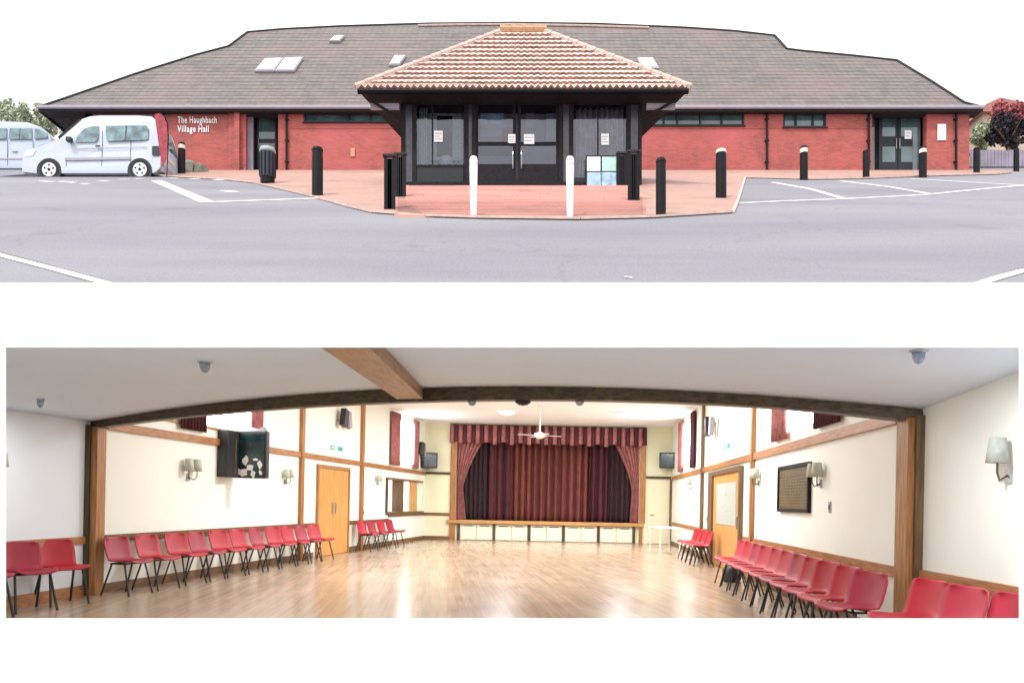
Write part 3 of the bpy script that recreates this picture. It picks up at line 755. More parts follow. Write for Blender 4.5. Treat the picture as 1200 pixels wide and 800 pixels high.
# bollards
def bollard(u, v0, v1, wpx, label, kind):
    D = 1651.2/(v1-150); s = F/D; h = (v1-v0)/s; r = wpx/2/s
    t = thing('bollard', label, 'bollard', (ex(u, D), D, plane_z(D)-.02), group='white bollards in front of the steps' if kind == 'white' else 'black bollards round the forecourt')
    if kind == 'white':
        MB().lathe([(r*.72, -.12), (r*.8, h*.1), (r, h*.8), (r, h*.84), (r*.9, h*.845)], n=18).build('post', 'white_gloss', t, smooth=True)
        MB().lathe([(r*.9, h*.85), (r*1.03, h*.86), (r*1.0, h*.94), (r*.75, h*.985), (r*.2, h*1.0)], n=18).build('cap', 'white_gloss', t, smooth=True)
    else:
        MB().lathe([(r, -.2), (r, h*.8), (r*.93, h*.81)], n=14).build('post', 'bollard', t, smooth=False)
        MB().lathe([(r*.96, h*.8), (r*.96, h*.93)], n=14).build('band', 'band' if kind == 'band' else 'bollard', t)
        MB().lathe([(r, h*.93), (r*1.04, h*.95), (r*.85, h), (r*.3, h*1.01)], n=14).build('cap', 'bollard' if kind != 'paletop' else 'band', t)
    return t
bollard(555, 182, 254, 9.5, 'white round bollard left of centre at the foot of the steps', 'white')
bollard(668, 182, 256, 9.5, 'white round bollard right of centre at the foot of the steps', 'white')
bollard(213, 167, 204, 8, 'black bollard beside the grey rocks under the wall lettering', 'band')
bollard(372, 172.5, 230, 13, 'black bollard on the salmon paving between bin and steps', 'plain')
bollard(774.5, 185, 254, 12, 'tall black bollard just right of the porch steps', 'plain')
bollard(845, 175, 233, 12.5, 'black bollard with pale cap at the right corner of the salmon paving', 'paletop')
bollard(942, 171, 211, 9, 'black bollard with pale band under the small square window', 'band')
bollard(1015, 176, 209, 7.5, 'plain black bollard left of the right end glass doors', 'plain')
bollard(1081.5, 172, 208, 8.5, 'black bollard with pale band in front of the right end doors', 'band')
bollard(1144.5, 173, 203, 7, 'slim dark bollard on the grass edge past the hall corner', 'plain')
bollard(1191, 174, 201, 6, 'dark bollard at the far right beneath the purple tree', 'plain')

# bin
D = 1651.2/(215.5-150); s_ = F/D
lb = thing('litter_bin', 'slate coloured litter bin with pale lid by the left entrance', 'litter bin', (ex(313.5, D), D, plane_z(D)-.02))
r_ = 9/s_; h_ = 43/s_
MB().lathe([(r_*.9, 0), (r_*.9, h_*.16), (r_*.88, h_*.165)], n=18).build('base', 'dark_paint', lb)
MB().lathe([(r_*.93, h_*.17), (r_, h_*.2), (r_, h_*.84)], n=18).build('body', 'bin', lb, smooth=False)
MB().lathe([(r_*1.03, h_*.85), (r_*1.05, h_*.9), (r_*.9, h_*.985), (r_*.4, h_)], n=18).build('lid', 'bin_lid', lb, smooth=True)
b = MB()
for i in range(12):
    a = 2*math.pi*i/12; b.box(r_*1.0*math.cos(a)-.02, r_*math.cos(a)+.02, r_*math.sin(a)-.02, r_*math.sin(a)+.02, h_*.22, h_*.82)
b.build('slat_panel', 'dark_paint', lb)

# rocks
def rock(u, v1, wpx, hpx, label, seed):
    D = 31.6; s = F/D; rx, rz = wpx/2/s, hpx/s
    rnd = random.Random(seed); bm = bmesh.new(); bmesh.ops.create_icosphere(bm, subdivisions=3, radius=1)
    dirs = [Vector([rnd.gauss(0, 1) for _ in range(3)]).normalized() for _ in range(9)]
    for v in bm.verts:
        d = v.co.normalized(); k = 1
        for q in dirs: k = min(k, .78/max(.3, d.dot(q))) if d.dot(q) > .78 else k
        v.co = Vector((d.x*k*rx, d.y*k*rx*.7, d.z*k*rz if d.z > 0 else d.z*.35))
    me = bpy.data.meshes.new('rock'); bm.to_mesh(me); bm.free(); me.materials.append(M['rock'])
    o = bpy.data.objects.new('rock', me); COL.objects.link(o); o.location = (ex(u, D), D, plane_z(D)-.03); o.rotation_euler = (0, 0, seed)
    return tag(o, label, 'rock', 'landscaping rocks by the left wall')
rock(218, 199, 26, 19, 'taller grey rock behind the black bollard, nearest the van', 3)
rock(236, 198, 24, 12, 'low flat grey green rock right of the black bollard', 8)

# red feather banner
D = 28.55
fg = thing('feather_banner', 'curved red feather banner standing right behind the rear bumper of the white van', 'banner', (ex(186, D), D, plane_z(D)), world=True)
fl = MB()
outl = [(181, 134), (187, 133), (192, 137), (195.5, 146), (196, 170), (195, 186), (190, 196), (187, 178), (184, 155)]
fl.prism([(ex(u, D), ez(v, D)) for u, v in outl], D, D+.02); fl.build('cloth', 'flag', fg)
MB().tube([(ex(u, D), D+.03, ez(v, D)) for u, v in ((195, 207.5), (196, 185), (196.8, 160), (196, 145), (193, 137), (188, 132.5), (182, 133))], .018, 6).build('pole', 'dark_paint', fg)

# ================================================================== VEHICLES
def loft_body(prof, z_shoulder, half, tumble, name, m, parent, bevel=.04):
    """side outline (x,z) swept across the width; above the shoulder the sides lean in"""
    b = MB(); n = len(prof)
    def hw(z): return half-max(0, z-z_shoulder)*tumble-max(0, .35-z)*.12
    L_ = [(x, -hw(z), z) for x, z in prof]; R_ = [(x, hw(z), z) for x, z in prof]
    b.add(L_+R_, [tuple(range(n)), tuple(range(2*n-1, n-1, -1))]+[(i, (i+1) % n, (i+1) % n+n, i+n) for i in range(n)])
    o = b.build(name, m, parent, bevel=bevel)
    return o, hw
def arch(cx, r, z0, n=10):
    a0 = math.asin(max(-1, min(1, (z0-.0)/r)))
    return [(cx+r*math.cos(t), z0+0+r*math.sin(t)) for t in [math.pi-math.pi*i/n for i in range(n+1)]]
def wheel(parent, x, y, r, side):
    w_ = .2; y0 = y if side < 0 else y-w_
    t = MB().lathe([(r*.62, 0), (r*.93, 0), (r, .03), (r, w_-.03), (r*.93, w_), (r*.62, w_)], (x, y0, r), 28, 'y').build('wheel', 'rubber', parent, smooth=False)
    yy = y0-.012 if side < 0 else y0+w_-.03
    rm = MB().lathe([(r*.66, 0), (r*.64, .02), (r*.6, .04)], (x, yy, r), 28, 'y'); rm.build('rim', 'rim', t)
    hb = MB()
    for k in range(5):
        a = 2*math.pi*k/5+.3; c = Vector((x+math.cos(a)*r*.42, yy-.003 if side < 0 else yy+.043, r+math.sin(a)*r*.42))
        hb.lathe([(r*.09, -.004), (r*.09, .004)], c, 10, 'y')
    hb.lathe([(r*.13, -.015), (r*.13, .015)], (x, yy-.003 if side < 0 else yy+.043, r), 12, 'y')
    hb.build('trim', 'dark_paint', t)
    return t

# white van, side on, nose to the left
Dv = 29.0; sv = F/Dv; zv = plane_z(van_pad[2])+.0
vx0 = (107-600)/F*Dv
van = thing('parked_van', 'white high roofed passenger van parked side on beside the lettered brick wall', 'van', (vx0, Dv+.87, zv))
vb = VH-(zv-EYE)*F/Dv
def vp(u, v): return ((u-107)/sv, (vb-v)/sv)
wr = .4; fx, rx = vp(57, 0)[0], vp(163.5, 0)[0]
low_z = .26
prof = [vp(26, 201), vp(25, 194), vp(27, 181), vp(33, 175), vp(48, 169.5), vp(66, 163.5), vp(71, 158), vp(82, 146), vp(93, 137.5), vp(102, 134), vp(114, 132.8),
        vp(160, 132.8), vp(175, 134), vp(180, 138), vp(184, 150), vp(187, 165), vp(188, 180), vp(187.5, 196), vp(182, 201)]
prof = [(x, max(z, low_z)) for x, z in prof]
botm = [(rx+.47, low_z)]+[(rx+.47*math.cos(t), .36+.47*math.sin(t)) for t in [math.pi*i/12 for i in range(13)]]+[(rx-.47, low_z), (fx+.47, low_z)]+[(fx+.47*math.cos(t), .36+.47*math.sin(t)) for t in [math.pi*i/12 for i in range(13)]]+[(fx-.47, low_z)]
outline = prof+[p for p in botm]
body, hw = loft_body(outline, vp(0, 168)[1], .85, .14, 'body', 'van_paint', van, bevel=.0)
def side_panel(parent, pts, name, m, th=.012, sides=(-1, 1), hwf=None):
    hwf = hwf or hw
    for s_ in sides:
        b = MB()
        inn = [(x, s_*(hwf(z)+.001), z) for x, z in pts]; out = [(x, s_*(hwf(z)+th), z) for x, z in pts]; n = len(pts)
        b.add(inn+out, [tuple(range(n)), tuple(range(n, 2*n))]+[(i, (i+1) % n, (i+1) % n+n, i+n) for i in range(n)])
        b.build(name, m, parent)
side_panel(van, [vp(u, v) for u, v in ((88, 166.5), (90, 158), (97, 149.5), (107, 146.3), (114.5, 146), (115, 152), (114, 163), (111, 166)) ], 'window', 'car_glass')
side_panel(van, [vp(u, v) for u, v in ((122, 146), (136, 145.6), (170, 145.6), (173, 150), (173, 162), (170, 163.5), (125, 165), (123.5, 160))], 'window', 'car_glass')
side_panel(van, [vp(u, v) for u, v in ((145.5, 145.4), (147.5, 145.4), (147.5, 164.2), (145.5, 164.3))], 'window_divider', 'black_plastic', .016)
side_panel(van, [vp(u, v) for u, v in ((76, 188), (76, 185), (153, 184), (153, 187))], 'side_moulding', 'gutter', .03)
side_panel(van, [vp(u, v) for u, v in ((90, 174.5), (90, 173.6), (172, 171.6), (172, 172.4))], 'crease', 'gutter', .006)
for u in (77, 118.5, 152): side_panel(van, [vp(u, 195), vp(u+.5, 195), vp(u+.5, 150), vp(u, 150)], 'door_gap', 'frame_grey', .004)
side_panel(van, [vp(u, v) for u, v in ((112, 172), (112, 170.5), (117, 170.3), (117, 171.8))], 'handle', 'black_plastic', .03)
side_panel(van, [vp(u, v) for u, v in ((178, 182), (178, 171), (187.5, 171), (187.6, 182))], 'tail_light', 'black_plastic', .008)
side_panel(van, [vp(u, v) for u, v in ((28, 184), (29, 177.5), (38, 174.5), (42, 176), (38, 182))], 'headlight', 'lamp_clear', .01)
ws = MB()
a_, c_ = vp(72, 157.5), vp(92, 139.5)
nx, nz_ = -(c_[1]-a_[1]), (c_[0]-a_[0]); l_ = math.hypot(nx, nz_); nx, nz_ = nx/l_*.012, nz_/l_*.012
ws.add([(a_[0]+nx, -.7, a_[1]+nz_), (a_[0]+nx, .7, a_[1]+nz_), (c_[0]+nx, .62, c_[1]+nz_), (c_[0]+nx, -.62, c_[1]+nz_)], [(0, 1, 2, 3)]); ws.build('windscreen', 'car_glass', van)
side_panel(van, [vp(u, v) for u, v in ((68.5, 162.5), (66.5, 159.5), (90.5, 137), (93, 138))], 'pillar', 'dark_paint', .01)
MB().box(vp(80, 0)[0], vp(86, 0)[0], -hw(1.3)-.22, -hw(1.3)-.02, vp(0, 168)[1], vp(0, 162.5)[1]).build('mirror', 'black_plastic', van, bevel=.03)
MB().box(vp(80, 0)[0], vp(86, 0)[0], hw(1.3)+.02, hw(1.3)+.22, vp(0, 168)[1], vp(0, 162.5)[1]).build('mirror', 'black_plastic', van, bevel=.03)
MB().tube([(vp(112, 0)[0], -.6, vp(0, 132.6)[1]), (vp(115, 0)[0], -.6, vp(0, 131)[1]), (vp(170, 0)[0], -.6, vp(0, 131)[1]), (vp(174, 0)[0], -.6, vp(0, 133)[1])], .022, 6).tube(
    [(vp(112, 0)[0], .6, vp(0, 132.6)[1]), (vp(115, 0)[0], .6, vp(0, 131)[1]), (vp(170, 0)[0], .6, vp(0, 131)[1]), (vp(174, 0)[0], .6, vp(0, 133)[1])], .022, 6).build('roof_rail', 'dark_paint', van)
for x in (fx, rx):
    wheel(van, x, -.84, wr, -1); wheel(van, x, .84, wr, 1)
MB().box(fx-.55, rx+.6, -.62, .62, .2, .75).build('underbody', 'black_plastic', van)
for x in (fx, rx):
    bl = MB().lathe([(.455, 0), (.455, .3)], (x, -.83, .38), 24, 'y'); bl.build('wheel_arch', 'black_plastic', van)

rz_ = lambda v: vp(0, v)[1]
rw_ = MB().add([(vp(184.6, 0)[0]+.01, -.6, rz_(152)), (vp(184.6, 0)[0]+.01, .6, rz_(152)), (vp(181.2, 0)[0]+.01, .55, rz_(140)), (vp(181.2, 0)[0]+.01, -.55, rz_(140)), (vp(187.1, 0)[0]+.01, .62, rz_(165)), (vp(187.1, 0)[0]+.01, -.62, rz_(165))], [(0, 1, 2, 3), (5, 4, 1, 0)]); rw_.build('rear_window', 'car_glass', van)
for s_ in (-1, 1): MB().box(vp(187.2, 0)[0], vp(188.4, 0)[0]+.01, s_*.68, s_*.8, rz_(182), rz_(168)).build('tail_light', 'lamp_red', van)
MB().box(vp(186, 0)[0], vp(189, 0)[0]+.03, -.78, .78, rz_(200), rz_(190)).build('bumper', 'gutter', van, bevel=.02)
MB().box(vp(188, 0)[0], vp(188.3, 0)[0]+.02, -.26, .26, rz_(180), rz_(176)).build('number_plate', 'band', van)

# second car behind, cut by the left edge
Dc = 34.0; sc_ = F/Dc; zc_ = plane_z(car_pad[2]); cb_ = VH-(zc_-EYE)*F/Dc
car = thing('parked_car', 'pale silver estate car at the left edge, partly hidden by the van', 'car', ((20-600)/F*Dc, Dc+.85, zc_))
def cpx(u, v): return ((u-20)/sc_, (cb_-v)/sc_)
cfx, crx = cpx(47, 0)[0], cpx(-48, 0)[0]
prof = [cpx(68, 198), cpx(69, 184), cpx(67, 174), cpx(60, 165), cpx(57, 158), cpx(46, 147.5), cpx(30, 141.5), cpx(0, 140.5), cpx(-40, 141), cpx(-62, 144), cpx(-72, 160), cpx(-75, 176), cpx(-74, 198)]
prof = [(x, max(z, .25)) for x, z in prof][::-1]
botm = [(cfx+.42, .25)]+[(cfx+.42*math.cos(t), .33+.42*math.sin(t)) for t in [math.pi*i/12 for i in range(13)]]+[(cfx-.42, .25), (crx+.42, .25)]+[(crx+.42*math.cos(t), .33+.42*math.sin(t)) for t in [math.pi*i/12 for i in range(13)]]+[(crx-.42, .25)]
_, hw2 = loft_body(prof+botm, cpx(0, 164)[1], .85, .16, 'body', 'car_paint', car, bevel=0)
side_panel(car, [cpx(u, v) for u, v in ((10, 163), (10, 149.5), (36.5, 149.5), (37, 163))], 'window', 'car_glass', hwf=hw2)
side_panel(car, [cpx(u, v) for u, v in ((40, 163), (39.5, 149.8), (45, 150.5), (56, 156.5), (55, 161.5))], 'window', 'car_glass', hwf=hw2)
side_panel(car, [cpx(u, v) for u, v in ((-30, 163), (-30, 149.5), (7, 149.5), (7, 163))], 'window', 'car_glass', hwf=hw2)
side_panel(car, [cpx(u, v) for u, v in ((22, 149.6), (23, 149.6), (23, 163), (22, 163))], 'window_divider', 'black_plastic', .016, hwf=hw2)
side_panel(car, [cpx(u, v) for u, v in ((-30, 187), (-30, 185.5), (26, 185.5), (26, 187))], 'side_moulding', 'gutter', .02, hwf=hw2)
for u in (8.5, 38.5): side_panel(car, [cpx(u, 194), cpx(u+.6, 194), cpx(u+.6, 164), cpx(u, 164)], 'door_gap', 'frame_grey', .004, hwf=hw2)
side_panel(car, [cpx(u, v) for u, v in ((14, 178), (14, 176.5), (20, 176.5), (20, 178))], 'handle', 'metal', .03, hwf=hw2)
MB().tube([(cpx(-30, 0)[0], -.62, cpx(0, 139.5)[1]), (cpx(32, 0)[0], -.62, cpx(0, 140)[1])], .02, 6).build('roof_rail', 'dark_paint', car)
for x in (cfx, crx):
    wheel(car, x, -.84, .33, -1); wheel(car, x, .84, .33, 1)
MB().box(crx-.3, cfx+.3, -.6, .6, .18, .7).build('underbody', 'black_plastic', car)

# ================================================================== TREES, HEDGES, HOUSE BEYOND
def tree(u, vbase, vtop, wpx, D, label, leafm, name='tree', seed=1, n=1500, second=None, group='trees and shrubs beside the hall'):
    s = F/D; zb_ = plane_z(D); ztop_ = ez(vtop, D); h = ztop_-zb_; rx_ = wpx/2/s
    t = thing(name, label, 'hedge' if name == 'hedge' else 'tree', (ex(u, D), D, zb_), group=group)
    rnd = random.Random(seed)
    tr = MB(); tr.tube([(0, 0, -.2), (.05, 0, h*.3), (-.05, .05, h*.6), (0, 0, h*.8)], [.16, .12, .08, .03], 8)
    for k in range(6):
        a = rnd.uniform(0, 6.28); z0 = h*rnd.uniform(.25, .6); tr.tube([(0, 0, z0), (math.cos(a)*rx_*.4, math.sin(a)*rx_*.4, z0+h*.15), (math.cos(a)*rx_*.7, math.sin(a)*rx_*.7, z0+h*.25)], [.06, .04, .015], 6)
    tr.build('trunk', 'bark', t)
    cr = MB(); cr2 = MB()
    for k in range(14):
        a = rnd.uniform(0, 6.28); rr_ = rnd.uniform(.1, .72)*rx_; zz = h*rnd.uniform(.35 if name != 'hedge' else .12, .86)
        r0 = rx_*rnd.uniform(.25, .42)
        tgt = cr2 if (second and (zz > h*.72)) else cr
        leaves(tgt, (math.cos(a)*rr_, math.sin(a)*rr_*.7, zz), (r0, r0, min(r0, h*.16)+.05), n//14, .11)
    cr.build('crown', leafm, t, fix=False)
    if second: cr2.build('crown', second, t, fix=False)
    return t
tree(18, 0, 115, 44, 46, 'pale green hedge mass above the roof of the silver car', 'leaf_pale', 'hedge', 1, 3000)
tree(-12, 0, 113, 50, 44, 'pale green hedge at the extreme left edge behind the silver car', 'leaf_pale', 'hedge', 11, 2500)
tree(50, 0, 116, 50, 48, 'dull green bush showing under the left tip of the grey roof', 'leaf_pale', 'hedge', 2, 3000)
tree(82, 0, 130, 40, 45, 'green bush in the gap between silver car and brick wall', 'leaf_pale', 'hedge', 5, 2200)
tree(1151, 0, 138, 26, 36.5, 'grey green upright shrub directly past the right brick corner', 'leaf_pale', 'shrub', 3, 1800)
tree(1181, 0, 117, 60, 36.0, 'dark purple leaved tree with red topmost leaves at the right edge', 'leaf_dark', 'tree', 4, 3600, second='leaf_red')
tree(1225, 0, 117, 60, 37, 'dark purple tree just beyond the right edge of view', 'leaf_dark', 'tree', 6, 2500, second='leaf_red')
# house beyond
Dh = 42.0
hs = thing('house', 'small tan house with red tiled gable roof beyond the purple tree', 'house', (ex(1190, Dh), Dh, plane_z(Dh)), world=True)
MB().box(ex(1152, Dh), ex(1290, Dh), Dh, Dh+5, plane_z(Dh)-.5, ez(133, Dh)).build('wall', 'house_wall', hs)
hr = MB(); hr.prism([(ex(1146, Dh), ez(134, Dh)), (ex(1296, Dh), ez(134, Dh)), (ex(1296, Dh), ez(124, Dh)), (ex(1200, Dh), ez(124, Dh)), (ex(1168, Dh), ez(117.5, Dh)), (ex(1152, Dh), ez(125, Dh))], Dh-.3, Dh+5.3); hr.build('roof', 'house_roof', hs)
wd = MB().box(ex(1170, Dh), ex(1182, Dh), Dh-.03, Dh, ez(165, Dh), ez(148, Dh)).build('window', 'glass_dark', hs)
MB().box(ex(1168, Dh), ex(1184, Dh), Dh-.06, Dh-.031, ez(167, Dh), ez(165, Dh)).build('sill', 'white_gloss', wd, off=-root_loc(wd))
fnc = thing('garden_fence', 'pale board fence between the hall corner and the purple tree', 'fence', (ex(1150, 35.2), 35.2, plane_z(35.2)), world=True)
fb = MB()
for i in range(40):
    x = ex(1137, 35.2)+i*.16; fb.box(x, x+.145, 35.2, 35.23, plane_z(35.2)-.1, ez(176, 35.2)+random.uniform(-.02, .02))
fb.build('board_panel', 'porch_wall', fnc); MB().box(ex(1137, 35.2), ex(1137, 35.2)+6.4, 35.24, 35.3, plane_z(35.2)+.6, plane_z(35.2)+.7).build('rail', 'bark', fnc)

# ================================================================== HALL INTERIOR
A = Vector((-5.55, 10.3)); B = Vector((-3.03, 26.5)); Cc = Vector((3.83, 7.5)); E = Vector((5.5, 26.5))
DB_ = 26.5
tL = (B-A).normalized(); tR = (E-Cc).normalized()
rotL = math.atan2(-tL.y, -tL.x); rotR = math.atan2(tR.y, tR.x)
kL = (B.x-A.x)/(B.y-A.y); kR = (E.x-Cc.x)/(E.y-Cc.y)
def Ld(u, off=0):      # depth where the left wall line (offset into the room) is seen at u
    return 900*(A.x+off-A.y*kL)/((u-600)-900*kL)
def Rd(u, off=0): return 900*(Cc.x-off-Cc.y*kR)/((u-600)-900*kR)
def Lpt(u, off=0): d = Ld(u, off); return Vector((A.x+off+(d-A.y)*kL, d))
def Rpt(u, off=0): d = Rd(u, off); return Vector((Cc.x-off+(d-Cc.y)*kR, d))
def Dhd(x): return 10.3+(x+5.55)/9.38*(-2.8)
def zceil(x, y): return min(4.05, 2.78+.45*max(0, y-Dhd(x)))

# floor and ceilings
fx_ = MB().box(-6.4, 6.2, 5.125, 26.55, -.1, 0); tag(fx_.build('floor', 'floor'), kind='structure', inside=True)
cb2 = MB()
def cfn(s, t):
    x0_ = -5.75+(10.0)*s; yh = Dhd(x0_)+.1
    if t < .3: y = yh+(t/.3)*2.9
    else: y = yh+2.9+(t-.3)/.7*(27.6-yh-2.9)
    xl_, xr_ = -5.75+(y-10.3)*kL, 4.3+(y-7.5)*kR*1.0
    x = xl_+(xr_-xl_)*s
    return (x, y, zceil(x, y)+(0 if t < 1 else 0))
cb2.grid(cfn, 12, 20); o = cb2.build('ceiling', 'ceiling_hall', solid=.04); tag(o, kind='structure', inside=True)
def arch_top(s): return 2.30+.36*(1-(2*s-1)**2)
lc = MB()
def lfn(s, t):
    xf = -6.3+(10.4)*s; zf = 2.385+.13*(1-(2*s-1)**2)+.02*xf+(.02 if xf > 2 else 0)
    xb, zb__ = -5.72+(9.8)*s, arch_top(s)
    yb__ = Dhd(xb)
    return (xf+(xb-xf)*t, 5.08+(yb__-5.08)*t, zf+(zb__-zf)*t)
lc.grid(lfn, 24, 10); tag(lc.build('low_ceiling', 'ceiling', smooth=True, solid=.03), kind='structure', inside=True)
# bulkhead above the header, hidden side
bk = MB(); ns_ = 20
for i in range(ns_):
    s0, s1 = i/ns_, (i+1)/ns_
    x0_, x1_ = -5.72+9.8*s0, -5.72+9.8*s1
    bk.add([(x0_, Dhd(x0_)+.08, arch_top(s0)-.02), (x1_, Dhd(x1_)+.08, arch_top(s1)-.02), (x1_, Dhd(x1_)+.08, 2.8), (x0_, Dhd(x0_)+.08, 2.8)], [(0, 1, 2, 3)])
tag(bk.build('bulkhead', 'ceiling_hall'), kind='structure', inside=True)

def long_wall(name, P0, P1, inward, holes, m, zt_fn, thick=.15):
    """wall from P0 to P1 with holes (s0,s1,z0,z1); top follows the ceiling"""
    d = (P1-P0); Lg = d.length; d.normalize(); nrm = Vector((-d.y, d.x))*inward
    ss = sorted(set([0, Lg]+[h for q in holes for h in q[:2]]+[i*1.2 for i in range(int(Lg/1.2)+1)]))
    zs_ = sorted(set([-.05, 4.05]+[h for q in holes for h in q[2:]]))
    b = MB()
    for a, c in zip(ss, ss[1:]):
        for z0, z1 in zip(zs_, zs_[1:]):
            if any(q[0]-1e-6 <= a and c <= q[1]+1e-6 and q[2]-1e-6 <= z0 and z1 <= q[3]+1e-6 for q in holes): continue
            qa, qc = P0+d*a, P0+d*c; oa, oc = qa-nrm*thick, qc-nrm*thick
            za, zc2 = min(z1, zt_fn(*qa)+.03), min(z1, zt_fn(*qc)+.03)
            if za <= z0+.01 and zc2 <= z0+.01: continue
            za, zc2 = max(za, z0+.001), max(zc2, z0+.001)
            b.hexa([(qa.x, qa.y, z0), (qc.x, qc.y, z0), (oc.x, oc.y, z0), (oa.x, oa.y, z0)], [(qa.x, qa.y, za), (qc.x, qc.y, zc2), (oc.x, oc.y, zc2), (oa.x, oa.y, za)])
    return tag(b.build(name, m, fix=False), kind='structure', inside=True)
def sL(D): return (D-A.y)/tL.y
def sR(D): return (D-Cc.y)/tR.y
wl1, wl2 = (sL(12.2), sL(14.7), 2.5, 3.75), (sL(Ld(459)), sL(Ld(484)), 2.5, 3.85)
wr1, wr2 = (sR(9.5), sR(12.4), 2.48, 3.5), (sR(Rd(813)), sR(Rd(798)), 2.5, 3.85)
hatch = (sL(Ld(452)), sL(Ld(500.5)), .98, 2.0)
hatch = (sL(Ld(453)), sL(26.2), .98, 1.95)
long_wall('wall_left', A, B, -1, [wl1, wl2, hatch], 'wall_cream', zceil)
long_wall('wall_right', Cc, E, 1, [wr1, wr2], 'wall_cream', zceil)
# back wall around the stage opening
sxl, sxr = (534-600)/F*DB_, (749-600)/F*DB_
zsf = iz(640, 612, DB_); zso = iz(640, 500, DB_)+.02
bw = MB(); bw.box(B.x-.2, sxl, DB_, DB_+.15, -.05, 4.08).box(sxr, E.x+.2, DB_, DB_+.15, -.05, 4.08).box(sxl, sxr, DB_, DB_+.15, zso, 4.08).box(sxl, sxr, DB_+.05, DB_+.2, -.05, zsf-.08)
tag(bw.build('wall_back', 'wall_yellow'), kind='structure', inside=True)
# near side walls
nl = MB()
P = [(-5.62, 10.3), (-5.8, 8.8), (-6.1, 5.1)]
for a, c in zip(P, P[1:]):
    nl.hexa([(a[0], a[1], -.05), (c[0], c[1], -.05), (c[0]-.12, c[1], -.05), (a[0]-.12, a[1], -.05)], [(a[0], a[1], 2.44), (c[0], c[1], 2.44), (c[0]-.12, c[1], 2.44), (a[0]-.12, a[1], 2.44)])
tag(nl.build('wall_near_left', 'wall_white'), kind='structure', inside=True)
nr = MB(); P = [(3.93, 7.45), (3.86, 5.1)]
nr.hexa([(3.93, 7.45, -.05), (3.84, 5.1, -.05), (4.0, 5.1, -.05), (4.08, 7.45, -.05)], [(3.93, 7.45, 2.6), (3.84, 5.1, 2.6), (4.0, 5.1, 2.6), (4.08, 7.45, 2.6)])
tag(nr.build('wall_near_right', 'wall_cream'), kind='structure', inside=True)

def along(name, P0, P1, z0, z1, depth, m, inward, parent=None, sub=1):
    d = (Vector(P1)-Vector(P0)); d.normalize(); nrm = Vector((-d.y, d.x))*inward
    P0, P1 = Vector(P0), Vector(P1); q0, q1 = P0+nrm*depth, P1+nrm*depth; p0, p1 = P0-nrm*.01, P1-nrm*.01
    b = MB().hexa([(p0.x, p0.y, z0), (p1.x, p1.y, z0), (q1.x, q1.y, z0), (q0.x, q0.y, z0)], [(p0.x, p0.y, z1), (p1.x, p1.y, z1), (q1.x, q1.y, z1), (q0.x, q0.y, z1)])
    return b.build(name, m, parent)
def trim(name, P0, P1, z0, z1, depth, m, inward): return tag(along(name, P0, P1, z0, z1, depth, m, inward), kind='structure', inside=True)
dL0, dL1 = Lpt(370), Lpt(408)
dR0, dR1 = Rpt(871), Rpt(833)
trim('wall_rail', A+tL*.12, B, 2.22, 2.33, .05, 'oak_y', -1)
trim('wall_rail', Cc+tR*.12, E, 2.2, 2.32, .05, 'oak_y', 1)
trim('picture_rail', A+tL*.12, Lpt(285), 2.48, 2.51, .03, 'oak_y', -1)
for P0, P1 in ((A+tL*.12, dL0-tL*.12), (dL1+tL*.12, Lpt(455))): trim('dado_rail', P0, P1, .70, .79, .035, 'skirt', -1)
trim('dado_rail', Lpt(455), B, .84, .93, .04, 'skirt', -1)
for P0, P1 in ((Cc+tR*.1, dR0-tR*.12), (dR1+tR*.12, E)): trim('dado_rail', P0, P1, .68, .78, .035, 'oak_y', 1)
for P0, P1 in ((A+tL*.12, dL0-tL*.12), (dL1+tL*.12, B)): trim('skirting', P0, P1, 0, .13, .02, 'skirt', -1)
for P0, P1 in ((Cc+tR*.1, dR0-tR*.12), (dR1+tR*.12, E)): trim('skirting', P0, P1, 0, .13, .02, 'skirt', 1)
trim('dado_rail', Vector((-5.8, 8.8)), Vector((-5.64, 10.2)), .68, .78, .04, 'oak_y', -1); trim('dado_rail', Vector((-6.1, 5.15)), Vector((-5.8, 8.8)), .68, .78, .04, 'oak_y', -1)
trim('skirting', Vector((-5.8, 8.8)), Vector((-5.64, 10.2)), 0, .14, .03, 'oak_y', -1); trim('skirting', Vector((-6.1, 5.15)), Vector((-5.8, 8.8)), 0, .14, .03, 'oak_y', -1)
trim('dado_rail', Vector((3.842, 5.15)), Vector((3.92, 7.3)), .68, .78, .04, 'oak_y', 1)
trim('skirting', Vector((3.842, 5.15)), Vector((3.92, 7.3)), 0, .14, .03, 'oak_y', 1)
tag(MB().box(B.x, sxl-.15, DB_-.03, DB_, 0, .13).build('skirting', 'skirt'), kind='structure', inside=True)
tag(MB().box(B.x, sxl-.15, DB_-.04, DB_, .84, .93).build('dado_rail', 'skirt'), kind='structure', inside=True)
tag(MB().box(B.x, sxl-.15, DB_-.05, DB_, 2.25, 2.33).build('wall_rail', 'post_dark'), kind='structure', inside=True)
tag(MB().box(sxr+.17, E.x, DB_-.05, DB_, 2.25, 2.33).build('wall_rail', 'post_dark'), kind='structure', inside=True)

